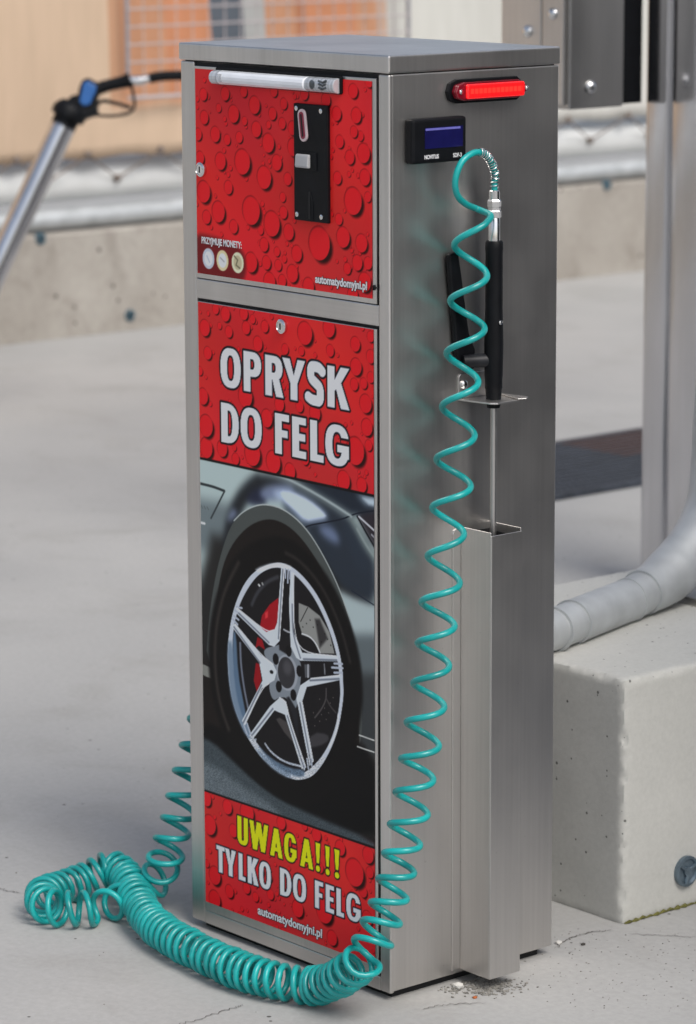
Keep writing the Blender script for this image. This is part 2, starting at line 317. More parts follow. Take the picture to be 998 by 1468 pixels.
('s',(105,98,96),(1.2,0.9),[(256.9,308.3),(257.2,307.9)]),
('s',(105,98,96),(1.2,0.9),[(248.3,312.2),(248.6,311.9)]),
('s',(105,98,96),(1.2,0.9),[(264.2,328.6),(264.5,328.3)]),
('s',(105,98,96),(1.2,0.9),[(236.7,296.6),(237,296.3)]),
('s',(80,76,76),(2,1.5),[(257.2,344.2),(257.1,331),(248.4,317.9),(236.8,306.2)]),
('s',(70,66,66),(2,1.5),[(257.1,332.9),(264.2,324.8),(274.1,319.2)]),
('f',(74,70,69),3,[(166.5,290.3),(173,293.5),(187.2,290.6),(198.6,267.9),(181.1,277.8)]),
('f',(66,64,66),4,[(216.1,265.3),(233.7,288.4),(259.6,291.7),(262.4,284.3),(245.1,274)]),
('f',(88,90,94),2,[(218.6,365.3),(228.7,366.8),(228.6,352),(219.9,350)]),
('s',(170,172,176),(2,1),[(225.3,365.8),(225.1,351.4)]),
('s',(120,122,126),(2,1),[(254,371.9),(255.1,360.8)]),
('f',(126,132,138),1.6,[(147.4,371.4),(167.7,377.9),(188.3,386.4),(202.8,373.8),(214.3,364.5),(211.1,341.1),(208,319.6),(199.1,304.4),(187.5,320.4),(172.8,317.5),(160.8,310.4),(152.2,328),(164.3,345.7),(144.3,363.1)]),
('f',(34,32,34),3,[(172.3,395),(192.9,398.6),(195.6,380.1),(188.1,371.1),(173.5,374.2)]),
('s',(160,162,166),(2,1),[(182,399.6),(188.5,398.2),(192.8,398.2)]),
('f',(40,40,44),3,[(186.1,320.1),(190.5,321.9),(205.5,307.6),(207.4,269.7),(196.1,301.9)]),
('f',(190,195,201),1,[(178.3,471.9),(184.7,471.4),(174.2,384.8),(164.1,375.9),(154.3,376.5),(92.7,404.5),(94.9,410.3),(102.4,407.7),(150.1,391),(164.9,396.2),(170.1,406)]),
('f',(190,195,201),1,[(195.2,469.9),(201.5,469.1),(199.6,399.8),(215,378.3),(279.1,385.9),(277.9,379.7),(211.4,368.2),(204.2,370.3),(194.1,381.7),(191.8,432.6)]),
('f',(190,195,201),1,[(281.7,364.9),(281.7,358.7),(222.7,339.5),(214.4,320.8),(234,254.1),(226.7,246.8),(207,312.7),(203.6,321.6),(211.1,339.2),(228.6,350.1)]),
('f',(190,195,201),1,[(173.4,317.6),(185.1,315.1),(191.9,295.3),(221.1,243.7),(212.9,240.1),(182.9,298.9),(163.7,300.3),(123.2,257.9),(116,260.8),(155.4,303.5)]),
('f',(190,195,201),1,[(84.4,386.8),(92.4,390.9),(139.2,362.2),(162,354.9),(168.7,347.5),(164.1,336.1),(154.6,330.8),(140.7,322),(108,271.3),(102.6,275.6),(142.1,331.9),(136.4,352)]),
('s',(166,172,182),(2.6,1),[(185.9,470.9),(185.7,460.9)]),
('s',(166,172,182),(2.6,1),[(190.8,470.9),(189.7,455.8)]),
('s',(166,172,182),(2.6,1),[(194.6,470.4),(193.9,461.2)]),
('s',(166,172,182),(2.6,1),[(271.7,376.1),(285.8,378.1)]),
('s',(166,172,182),(2.6,1),[(267.4,370.6),(286.3,373.4)]),
('s',(166,172,182),(2.6,1),[(271.6,365.4),(285.7,368)]),
('s',(166,172,182),(2.6,1),[(216,250.3),(217.3,241)]),
('s',(166,172,182),(2.6,1),[(222.4,254.6),(224.6,243.5)]),
('s',(166,172,182),(2.6,1),[(230,255.2),(231,247.7)]),
('s',(166,172,182),(2.6,1),[(106.2,271.5),(112.1,261.9)]),
('s',(166,172,182),(2.6,1),[(112.3,274.7),(118.8,263.3)]),
('s',(166,172,182),(2.6,1),[(91.8,406.8),(100.8,403.6)]),
('s',(166,172,182),(2.6,1),[(89.5,399.7),(98.6,396.4)]),
('s',(166,172,182),(2.6,1),[(87.6,395.5),(96.7,390.3)]),
('s',(166,172,182),(2.6,1),[(94.9,411.2),(104.9,411.6)]),
('s',(166,172,182),(2.6,1),[(124.1,255.6),(128.7,258.4)]),
('s',(112,118,127),(2.2,2),[(181.2,469.6),(172.2,387.3)]),
('s',(112,118,127),(2.2,2),[(99.3,404.3),(154.4,379.3)]),
('s',(112,118,127),(2.2,2),[(197.6,431.7),(197.8,397.6),(211.5,371.6)]),
('s',(112,118,127),(2.2,2),[(217.2,371.1),(275.9,380.6)]),
('s',(112,118,127),(2.2,2),[(228.6,348.2),(280,359.8)]),
('s',(112,118,127),(2.2,2),[(210.3,318.1),(229,251.2)]),
('s',(112,118,127),(2.2,2),[(187.3,298.3),(215.9,243.6)]),
('s',(112,118,127),(2.2,2),[(160.7,301.7),(121.2,261.8)]),
('s',(112,118,127),(2.2,2),[(137.6,352.3),(89.9,386.2)]),
('s',(112,118,127),(2.2,2),[(140.2,325.7),(105.6,274.3)]),
('s',(222,226,230),(1.2,1.2),[(183.5,470.5),(174.3,387.7)]),
('s',(222,226,230),(1.2,1.2),[(96.4,410.1),(150.1,391),(164.9,396.2)]),
('s',(222,226,230),(1.2,1.2),[(200.9,468.1),(199.6,399.8),(215,378.3),(274.6,385.4)]),
('s',(222,226,230),(1.2,1.2),[(281.2,364.2),(230,350.8)]),
('s',(222,226,230),(1.2,1.2),[(214.4,319.8),(232.9,255.8)]),
('s',(222,226,230),(1.2,1.2),[(173.4,317.6),(185.1,315.1),(191.3,295.2),(219.4,245.3)]),
('s',(222,226,230),(1.2,1.2),[(92.4,390.1),(139.2,362.2),(162,354.9)]),
('s',(222,226,230),(1.2,1.2),[(154.6,330.8),(140.7,322),(108.6,272.5)]),
('f',(150,154,160),1.4,[(206.6,350.1),(205.6,343.4),(202.8,337.4),(198.4,332.6),(193,329.4),(187,328.1),(181,329),(175.7,331.9),(171.4,336.6),(168.7,342.5),(167.9,349.1),(168.9,355.8),(171.7,361.9),(176.1,366.7),(181.6,369.9),(187.6,371),(193.5,370.1),(198.8,367.2),(203,362.5),(205.7,356.6)]),
('f',(58,57,60),1.4,[(201.9,349.8),(201.1,344),(198.8,338.7),(195.2,334.4),(190.8,331.7),(185.9,330.6),(181,331.4),(176.6,333.9),(173.1,338),(170.9,343.2),(170.2,349),(171.1,354.8),(173.4,360.1),(177,364.4),(181.4,367.1),(186.3,368.1),(191.2,367.3),(195.6,364.8),(199,360.7),(201.2,355.5)]),
('f',(78,77,80),8,[(195.6,356),(195.2,353.4),(194.1,351),(192.3,349.1),(190.2,347.9),(187.9,347.4),(185.5,347.8),(183.4,348.9),(181.7,350.7),(180.7,353.1),(180.3,355.7),(180.7,358.3),(181.8,360.6),(183.6,362.5),(185.7,363.8),(188.1,364.3),(190.4,363.9),(192.5,362.7),(194.2,360.9),(195.2,358.6)]),
('f',(26,24,26),1.4,[(172.5,362),(171.7,358.5),(169.6,356),(166.8,355),(164,355.8),(161.9,358.3),(161.2,361.8),(162,365.2),(164.1,367.8),(166.9,368.8),(169.7,367.9),(171.8,365.4)]),
('f',(26,24,26),1.4,[(215.1,355.8),(214.3,352.4),(212.2,349.8),(209.5,348.8),(206.7,349.7),(204.7,352.1),(204,355.5),(204.8,359),(206.8,361.5),(209.6,362.5),(212.4,361.7),(214.4,359.2)]),
('f',(26,24,26),1.4,[(177.7,330.4),(176.9,326.9),(174.8,324.3),(172,323.3),(169.2,324.2),(167.1,326.6),(166.4,330.1),(167.2,333.6),(169.3,336.2),(172.1,337.2),(174.9,336.3),(176.9,333.8)]),
('f',(26,24,26),1.4,[(204,325.5),(203.2,322),(201.1,319.5),(198.3,318.4),(195.6,319.3),(193.6,321.8),(192.9,325.2),(193.6,328.7),(195.7,331.2),(198.5,332.2),(201.3,331.4),(203.3,328.9)]),
('f',(26,24,26),1.4,[(196.1,375.9),(195.3,372.4),(193.2,369.9),(190.5,368.9),(187.7,369.8),(185.7,372.2),(185,375.7),(185.8,379.1),(187.8,381.7),(190.6,382.6),(193.4,381.8),(195.4,379.3)]),
('f',(20,20,22),1.2,[(162.5,345.2),(161.4,343.5),(158.9,342.8),(156.4,343.4),(155.4,345),(156.4,346.6),(159,347.4),(161.5,346.8)]),
('s',(205,205,200),(2.4,1.2),[(136.6,444.6),(138.4,443.7)]),
('s',(150,150,148),(2.4,1.2),[(143.2,447.6),(144.3,446.2)]),
('s',(200,206,216),(2,1.4),[(278.3,318.2),(277.3,302.9),(271,290.3),(262.3,276.2)])]
DROPS = [(44,1003,7.1),(84,1006,7.9),(137,996,10),(99,984,10),(45,977,7.9),(140,969,8.9),(161,955,10.7),(65,959,8.9),(109,958,6.4),(87,954,6.1),(114,931,14.3),(74,929,10),(176,934,8.9),(153,916,12.9),(88,900,7.9),(42,892,12.5),(129,877,16.1),(69,871,12.1),(97,856,7.9),(166,865,14.3),(196,858,9.3),(186,896,5.4),(187,879,7.1),(152,840,7.9),(249,850,18.6),(210,835,9.3),(128,818,11.4),(156,820,7.9),(177,819,6.4),(202,812,10),(307,901,15),(290,860,11.4),(321,856,10),(327,928,8.9),(325,954,10.7),(313,994,8.6),(285,964,7.1),(302,948,7.9),(280,994,7.9),(308,1020,7.9),(335,1033,7.9),(281,924,7.1),(314,834,8.6),(297,826,6.4),(332,835,7.1),(283,879,6.4),(332,907,5.7),(306,798,8.9),(326,814,10.7),(262,1008,7.9),(186,978,6.4),(189,1000,6.4),(169,988,7.1),(204,974,7.9),(118,1010,6.4),(172,1013,6.4),(225,1013,7.1),(36,930,7.9),(47,863,7.9),(72,989,5),(119,977,5),(162,975,4.3),(195,917,7.1),(161,799,10.7),(184,802,7.1),(230,800,10),(175,834,5.4),(188,827,4.3),(309,976,6.4),(320,972,5.4),(205,953,10),(146,856,5.4),(33,957,7.1),(41,734,9.7),(62,758,6.2),(80,754,8.6),(114,758,7.6),(130,753,5.2),(118,742,7.6),(86,734,6.9),(69,739,4.1),(152,747,6.9),(223,747,13.1),(265,757,10.4),(310,744,8.3),(336,755,6.2),(139,726,8.6),(46,705,7.6),(267,732,6.9),(188,725,6.2),(217,726,5.2),(36,653,9.7),(115,663,13.1),(41,619,13.1),(154,642,10.4),(127,598,14.5),(165,593,13.1),(71,596,9.7),(195,586,9.7),(289,589,11.1),(309,625,15.6),(329,654,9.7),(327,680,10.4),(311,719,9.7),(336,733,7.6),(324,702,6.2),(308,699,6.9),(240,659,9.7),(177,661,8.6),(213,663,6.9),(320,588,8.6),(332,634,6.2),(31,682,5.2),(94,600,4.1),(222,604,6.9),(94,707,4.8),(336,710,6.2),(41,593,12.1),(96,587,6.9),(33,166,9),(73,165,9),(110,166,12.9),(38,135,12.3),(174,168,8.1),(238,168,8.1),(280,162,9),(329,165,9.7),(305,139,16.1),(332,145,6.5),(47,74,11.3),(75,61,8.1),(108,73,7.1),(46,44,11.3),(153,76,6.5),(203,71,10.3),(251,80,14.5),(84,138,8.1),(151,96,5.8),(244,130,6.5),(125,66,5.8),(133,101,8.1),(217,173,4.8),(265,51,9),(176,35,5.8),(327,90,9),(320,120,7.1),(95,34,5.8),(32,85,4.8)]
# ------------------------------------------------------------------ printed artwork (flat print on the two doors), millimetres on the front face
def chaikin(P, n=2, closed=True):
    P = np.asarray(P, float)
    for _ in range(n):
        Q = np.roll(P, -1, 0) if closed else P[1:]
        A = P if closed else P[:-1]
        N = np.empty((2 * len(A), 2)); N[0::2] = A * 0.75 + Q * 0.25; N[1::2] = A * 0.25 + Q * 0.75
        P = N if closed else np.vstack([P[:1], N, P[-1:]])
    return P
def seg_dist(X, Z, P, closed):
    d = np.full(X.shape, 1e9); n = len(P)
    for i in range(n if closed else n - 1):
        ax, az = P[i]; bx, bz = P[(i + 1) % n]; ex, ez = bx - ax, bz - az; L = ex * ex + ez * ez + 1e-9
        t = np.clip(((X - ax) * ex + (Z - az) * ez) / L, 0, 1); d = np.minimum(d, (X - ax - t * ex) ** 2 + (Z - az - t * ez) ** 2)
    return np.sqrt(d)
def poly_sd(X, Z, P):
    ins = np.zeros(X.shape, bool); n = len(P)
    for i in range(n):
        ax, az = P[i]; bx, bz = P[(i + 1) % n]
        if az == bz: continue
        ins ^= ((az > Z) != (bz > Z)) & (X < (bx - ax) * (Z - az) / (bz - az) + ax)
    d = seg_dist(X, Z, P, True); return np.where(ins, -d, d)
def ell(cx, cz, rx, rz, n=32, p=2.5):
    t = np.linspace(0, 2 * np.pi, n, endpoint=False); c, s_ = np.cos(t), np.sin(t)
    return np.stack([cx + rx * np.sign(c) * np.abs(c) ** (2 / p), cz + rz * np.sign(s_) * np.abs(s_) ** (2 / p)], 1)
def rect(x0, z0, x1, z1): return [(x0, z0), (x1, z0), (x1, z1), (x0, z1)]
def dshape(x0, z0, x1, z1, k=0.5):
    xm = x0 + (x1 - x0) * k; t = np.linspace(-np.pi / 2, np.pi / 2, 14); zc = (z0 + z1) / 2; c, s_ = np.cos(t), np.sin(t)
    return [(x0, z1), (x0, z0)] + [(xm + (x1 - xm) * abs(a) ** 0.85, zc + (z1 - z0) / 2 * np.sign(b) * abs(b) ** 0.85) for a, b in zip(c, s_)]
def glyph(ch, w, h, t):
    b = t * 0.68; bar = lambda xa, xb: [(xa, h), (xa + t, h), (xb + t, 0), (xb, 0)]
    if ch == 'O': return [('+', ell(w / 2, h / 2, w / 2, h / 2)), ('-', ell(w / 2, h / 2, w / 2 - t, h / 2 - b))]
    if ch == 'D': return [('+', dshape(0, 0, w, h, .35)), ('-', dshape(t, b, w - t, h - b, .3))]
    if ch == 'P': return [('+', dshape(0, .38 * h, w, h, .5)), ('-', dshape(t, .38 * h + b, w - t, h - b, .4)), ('+', rect(0, 0, t, h))]
    if ch == 'R': return [('+', dshape(0, .40 * h, w * .95, h, .5)), ('-', dshape(t, .40 * h + b, w * .95 - t, h - b, .4)), ('+', rect(0, 0, t, h)), ('+', [(.36 * w, .5 * h), (.36 * w + t, .5 * h), (w, 0), (w - 1.1 * t, 0)])]
    if ch == 'Y': return [('+', [(0, h), (1.08 * t, h), (w / 2, .6 * h), (w - 1.08 * t, h), (w, h), (w / 2 + t / 2, .4 * h), (w / 2 + t / 2, 0), (w / 2 - t / 2, 0), (w / 2 - t / 2, .4 * h)])]
    if ch == 'S': return [('s', chaikin([(.90 * w, .82 * h), (.72 * w, h - b * .55), (.5 * w, h - b * .5), (t / 2, .9 * h), (t / 2, .62 * h), (.5 * w, .52 * h), (w - t / 2, .42 * h), (w - t / 2, .08 * h), (.45 * w, b * .5), (.25 * w, b * .55), (.06 * w, .15 * h)], 3, False), t)]
    if ch == 'K': return [('+', rect(0, 0, t, h)), ('+', [(t * .8, .38 * h), (t * .8, .6 * h), (w - 1.2 * t, h), (w, h), (.5 * w, .5 * h)]), ('+', [(.32 * w, .62 * h), (.62 * w, .62 * h), (w, 0), (w - 1.2 * t, 0)])]
    if ch == 'F': return [('+', rect(0, 0, t, h)), ('+', rect(0, h - b, w, h)), ('+', rect(0, .42 * h, .9 * w, .42 * h + b))]
    if ch == 'E': return [('+', rect(0, 0, t, h)), ('+', rect(0, h - b, w, h)), ('+', rect(0, .42 * h, .93 * w, .42 * h + b)), ('+', rect(0, 0, w, b))]
    if ch == 'L': return [('+', rect(0, 0, t, h)), ('+', rect(0, 0, w, b))]
    if ch == 'T': return [('+', rect(0, h - b, w, h)), ('+', rect(w / 2 - t / 2, 0, w / 2 + t / 2, h))]
    if ch == 'G': return [('+', ell(w / 2, h / 2, w / 2, h / 2)), ('-', ell(w / 2, h / 2, w / 2 - t, h / 2 - b)), ('-', rect(w * .6, .42 * h, w + 2, .70 * h)), ('+', rect(.5 * w, .34 * h, w, .34 * h + b)), ('+', rect(w - t, .2 * h, w, .34 * h + b))]
    if ch == 'U': return [('+', ell(w / 2, .33 * h, w / 2, .33 * h)), ('+', rect(0, .33 * h, w, h)), ('-', ell(w / 2, .33 * h, w / 2 - t, .33 * h - b)), ('-', rect(t, .33 * h, w - t, h + 2))]
    if ch == 'W': return [('+', bar(0, .18 * w)), ('+', bar(.5 * w - t / 2, .18 * w)), ('+', bar(.5 * w - t / 2, .82 * w - t)), ('+', bar(w - t, .82 * w - t))]
    if ch == 'A': return [('+', bar(.5 * w - t / 2, 0)), ('+', bar(.5 * w - t / 2, w - t)), ('+', rect(.22 * w, .2 * h, .78 * w, .2 * h + b * .9))]
    if ch == '!': return [('+', [(0, h), (w, h), (.78 * w, .3 * h), (.22 * w, .3 * h)]), ('+', ell(w / 2, .11 * h, w * .46, .11 * h, 16, 2))]
class Print:
    """a door print: dense sheet whose vertex colours are the artwork"""
    def __init__(s, x0, x1, z0, z1, dx=1.1, dz=0.8):
        s.nx = int(round((x1 - x0) / dx)) + 1; s.nz = int(round((z1 - z0) / dz)) + 1
        s.x = np.linspace(x0, x1, s.nx); s.z = np.linspace(z0, z1, s.nz); s.X, s.Z = np.meshgrid(s.x, s.z); s.C = np.zeros((s.nz, s.nx, 3))
    def crop(s, x0, x1, z0, z1):
        i0, i1 = np.searchsorted(s.x, (x0, x1)); j0, j1 = np.searchsorted(s.z, (z0, z1)); return (slice(max(0, j0 - 1), j1 + 1), slice(max(0, i0 - 1), i1 + 1))
    def paint(s, sl, sd, soft, col, amt=1.0):
        a = np.clip(0.5 - sd / max(soft, 0.9), 0, 1); a = (a * a * (3 - 2 * a) * amt)[..., None]; s.C[sl] = s.C[sl] * (1 - a) + np.asarray(col, float) * a
    def fill(s, P, col, soft=1, amt=1.0):
        P = np.asarray(P, float); m = soft + 2; sl = s.crop(P[:, 0].min() - m, P[:, 0].max() + m, P[:, 1].min() - m, P[:, 1].max() + m)
        if s.C[sl].size: s.paint(sl, poly_sd(s.X[sl], s.Z[sl], P), soft, col, amt)
    def stroke(s, P, w, col, soft=1):
        P = np.asarray(P, float); m = soft + w; sl = s.crop(P[:, 0].min() - m, P[:, 0].max() + m, P[:, 1].min() - m, P[:, 1].max() + m)
        if s.C[sl].size: s.paint(sl, seg_dist(s.X[sl], s.Z[sl], P, False) - w / 2, soft, col)
    def red(s, x0, x1, z0, z1, drops, seed):
        sl = s.crop(x0, x1, z0, z1); X, Z = s.X[sl], s.Z[sl]; rng = np.random.default_rng(seed)
        k = (Z - z0) / (z1 - z0); base = np.array((190, 42, 45.0)); C = base + np.stack([8 * np.sin(X / 60 + Z / 45), 4 * np.cos(X / 40), 3 * np.sin(Z / 30)], -1)
        ds = list(drops) + [(rng.uniform(x0, x1), rng.uniform(z0, z1), rng.uniform(1.5, 3.2)) for _ in range(int((x1 - x0) * (z1 - z0) / 480))]
        for cx, cz, r in sorted(ds, key=lambda q: q[2]):
            if not (x0 - r < cx < x1 + r and z0 - r < cz < z1 + r): continue
            a1 = lambda sd, so: (lambda q: (q * q * (3 - 2 * q))[..., None])(np.clip(.5 - sd / so, 0, 1))
            d0 = np.hypot(X - cx, (Z - cz) * .96); d1 = np.hypot(X - cx - .34 * r, Z - cz + .30 * r)
            sh = a1(d1 - r * .92, max(1.6, .36 * r)); C = C * (1 - .93 * sh) + np.array((34, 5, 5.0)) * .93 * sh      # cast shadow printed with the drop
            g = np.clip(((X - cx) - (Z - cz)) / (2 * r) + .5, 0, 1)[..., None]
            body = np.array((196, 30, 38.0)) * (1 - g) + np.array((220, 32, 42.0)) * g
            rim = np.clip((d0 - .84 * r) / (.16 * r), 0, 1)[..., None] * (1 - g) * .7; body = body * (1 - rim) + np.array((96, 14, 18.0)) * rim
            a = a1(d0 - r, 1.3); C = C * (1 - a) + body * a
        s.C[sl] = C
    def word(s, items, z0, h, t, col, line=1.7):
        """items: (letter, left, right)"""
        for ps in (1, 0):
            for ch, xa, xb in items:
                sl = s.crop(xa - 6, xb + 6, z0 - 6, z0 + h + 6); X, Z = s.X[sl] - xa, s.Z[sl] - z0; sd = np.full(X.shape, 1e9)
                for op in glyph(ch, xb - xa, h, t):
                    if op[0] == 's': sd = np.minimum(sd, seg_dist(X, Z, op[1], False) - op[2] / 2)
                    elif op[0] == '+': sd = np.minimum(sd, poly_sd(X, Z, op[1]))
                    else: sd = np.maximum(sd, -poly_sd(X, Z, op[1]))
                if ps: s.paint(sl, sd - line, 1.2, (22, 20, 26))
                else: s.paint(sl, sd, 1.1, col)
    def build(s, name, y, m, parent):
        nx, nz = s.nx, s.nz; co = np.stack([s.X / 1000, np.full(s.X.shape, y), s.Z / 1000], -1).reshape(-1, 3)
        i = (np.arange(nz - 1)[:, None] * nx + np.arange(nx - 1)[None, :]).ravel(); q = np.stack([i, i + 1, i + nx + 1, i + nx], 1)
        me = bpy.data.meshes.new(name); me.vertices.add(len(co)); me.vertices.foreach_set('co', co.ravel().astype('f4'))
        me.loops.add(q.size); me.loops.foreach_set('vertex_index', q.ravel().astype('i4')); me.polygons.add(len(q)); me.polygons.foreach_set('loop_start', (np.arange(len(q)) * 4).astype('i4'))
        me.update(); at = me.color_attributes.new('print', 'FLOAT_COLOR', 'POINT')
        lin = srgb(np.clip(s.C, 0, 255)) ** 1.14 * PRINT_GAIN; rgba = np.ones((nx * nz, 4), 'f4'); rgba[:, :3] = np.clip(lin, 0, .82).reshape(-1, 3); at.data.foreach_set('color', rgba.ravel())
        me.materials.append(m); me.validate(); return link(name, me, parent)
def gauss(A, sx, sz):
    for ax_, s_ in ((1, sx), (0, sz)):
        n = int(3 * s_) + 1; k = np.exp(-.5 * (np.arange(-n, n + 1) / s_) ** 2); k /= k.sum()
        pad = [(0, 0)] * 3; pad[ax_] = (n, n); B = np.pad(A, pad, 'edge'); A = sum(k[i] * np.take(B, range(i, i + A.shape[ax_]), axis=ax_) for i in range(2 * n + 1))
    return A
def spread(word, a, b, cuts):
    """letters with measured left/right cuts, mapped on to a..b millimetres"""
    lo, hi = cuts[0][0], cuts[-1][1]; return [(ch, a + (l - lo) / (hi - lo) * (b - a), a + (r_ - lo) / (hi - lo) * (b - a)) for ch, (l, r_) in zip(word, cuts)]
PRINT_GAIN = 1.58
# ------------------------------------------------------------------ material set
M_STEEL = steel('brushed_stainless_steel'); M_STEEL2 = steel('dull_stainless_steel', (0.46, 0.45, 0.44), 0.38)
M_STEELB = steel('polished_post_steel', (0.60, 0.60, 0.62), 0.12)
M_GALV = mat('galvanised_steel', (0.50, 0.52, 0.53), 0.62, 0.55, 0.12, 22, 0.25, rvar=0.08)
M_CHROME = mat('chrome', (0.72, 0.72, 0.72), 0.18, 1.0, 0.05, 40)
M_BLACK = mat('black_plastic_and_shade', (0.004, 0.0045, 0.006), 0.5, 0, 0.25, 60, 0.1, spec=.18)  # also colours the painted shade between control box and post
M_GAP = mat('black_rubber_seal_and_shade', (0.006, 0.006, 0.007), 0.8, 0, 0.2, 60)  # also colours the painted shade inside the tool pocket
M_TEAL = mat('teal_polyurethane_hose', (0.005, 0.31, 0.30), 0.34, 0, 0.28, 22, 0.18, coat=0.15, rvar=0.12)
M_GROUND = concrete('concrete_paving', (0.36, 0.357, 0.349), (0.425, 0.42, 0.406), (0.285, 0.272, 0.25), 1.3, 110, 0.05, 0.12, 0.45, 80, amp=(.90, 1.07))
M_BLOCK = concrete('cast_concrete', (0.475, 0.475, 0.447), (0.535, 0.53, 0.50), (0.39, 0.385, 0.36), 3.5, 160, 0.34, 0.14, 0.4, 115, amp=(.93, 1.05))
M_WALL = concrete('weathered_concrete_wall', (0.30, 0.272, 0.238), (0.42, 0.392, 0.352), (0.18, 0.155, 0.13), 2.2, 40, 0.06, 0.3, 0.6, 30, amp=(.9, 1.07))
M_TXT = mat('white_print', (0.75, 0.75, 0.77), 0.4, 0, 0.04, 80); M_TXTK = mat('black_print', (0.02, 0.018, 0.02), 0.4, 0, 0.1, 80)
M_PRINT = print_mat('printed_vinyl')

# ------------------------------------------------------------------ the ground
g = MB(); N = 40
xs = [-80 + 160 * i / N for i in range(N + 1)]
g.add([(x, y, 0) for y in xs for x in xs], [(j * (N + 1) + i, j * (N + 1) + i + 1, (j + 1) * (N + 1) + i + 1, (j + 1) * (N + 1) + i) for j in range(N) for i in range(N)])
tag(g.build('ground', M_GROUND), 'pale grey worn concrete paving slab of the car wash yard', None, kind='structure')

M_CRACK = mat('crack_dirt', (0.14, 0.13, 0.12), .95, 0, .3, 90)
GROUND = bpy.data.objects['ground']
def crack(pix, w_, seed):
    rs_ = random.Random(seed); P_ = [np.array(on_plane(a_, b_, 2, .0012)) for a_, b_ in pix]; P_ = catmull(P_, 14); V_ = []
    for i, q in enumerate(P_):
        t_ = P_[min(i + 1, len(P_) - 1)] - P_[max(i - 1, 0)]; n_ = np.array((-t_[1], t_[0], 0)); n_ /= np.linalg.norm(n_) + 1e-9
        q = q + n_ * rs_.uniform(-1, 1) * .003; e_ = min(1, i / 4, (len(P_) - 1 - i) / 4); h_ = n_ * w_ * rs_.uniform(.25, .6) * e_; V_ += [q + h_, q - h_]
    MB().add(V_, [(2 * i, 2 * i + 1, 2 * i + 3, 2 * i + 2) for i in range(len(P_) - 1)]).build('crack', M_CRACK, GROUND)
crack([(225, 1475), (280, 1462), (337, 1444), (350, 1440)], .0016, 1); crack([(-5, 1272), (12, 1277), (30, 1280)], .0016, 2)
crack([(793, 1360), (820, 1344), (850, 1336), (880, 1333)], .0018, 3); crack([(900, 1338), (950, 1341), (1005, 1343)], .0014, 4); crack([(600, 1447), (640, 1440), (700, 1437)], .0014, 6)

# ------------------------------------------------------------------ retaining wall, rails and lashed tarpaulin behind
XW = -4.2
rnd = random.Random(4)
wall = empty('retaining_wall', (XW - .2, 4, 0), 'low stained concrete retaining wall running behind the yard', 'wall')
def rough_box(x0, x1, y0, y1, z0, z1, step, amp, seed):
    """box with slightly uneven faces and worn edges"""
    b = bmesh.new(); bmesh.ops.create_cube(b, size=1)
    for v in b.verts: v.co = Vector(((x0 + x1) / 2 + v.co.x * (x1 - x0), (y0 + y1) / 2 + v.co.y * (y1 - y0), (z0 + z1) / 2 + v.co.z * (z1 - z0)))
    return b
y = -6.0; k = 0
while y < 14:
    L = 2.6; m_ = MB().box(XW - .35, XW, y + .004, y + L - .004, -.02, .285); m_.build('wall_segment', M_WALL, wall, .008, 2); y += L
M_PLUG = mat('blue_grey_plastic_plug', (0.06, 0.11, 0.14), 0.6, 0, 0.2, 50)
for px, py in [(58, 342), (186, 452), (870, 265)]:
    q = on_plane(px, py, 0, XW); MB().lathe([(.015, -.01), (.017, .001), (.016, .004), (.009, .004), (.008, .0)], q, (1, 0, 0), 16).build('tie_hole_plug', M_PLUG, wall)
M_PIPEW = mat('weathered_white_pipe', (0.70, 0.71, 0.70), 0.5, 0, 0.08, 6, 0.1)
rail = empty('tube_rail', (XW, 4, .285), 'galvanised tube rail with posts standing on the concrete retaining wall', 'rail')
MB().tube([(XW - .05, -5.5, .318), (XW - .05, 13.5, .318)], .029, 18).build('lower_tube', M_GALV, rail)
MB().tube([(XW - .075, -5.5, .418), (XW - .075, 13.5, .418)], .056, 22).build('upper_tube', M_PIPEW, rail)
MB().tube([(XW - .11, -5.5, 1.75), (XW - .11, 13.5, 1.75)], .024, 14).build('top_tube', M_GALV, rail)
for yy in (-5, -2, 1, 3.7, 6.6, 9.6, 12.6): MB().tube([(XW - .14, yy, .28), (XW - .14, yy, 1.76)], .028, 14).build('post', M_GALV, rail)

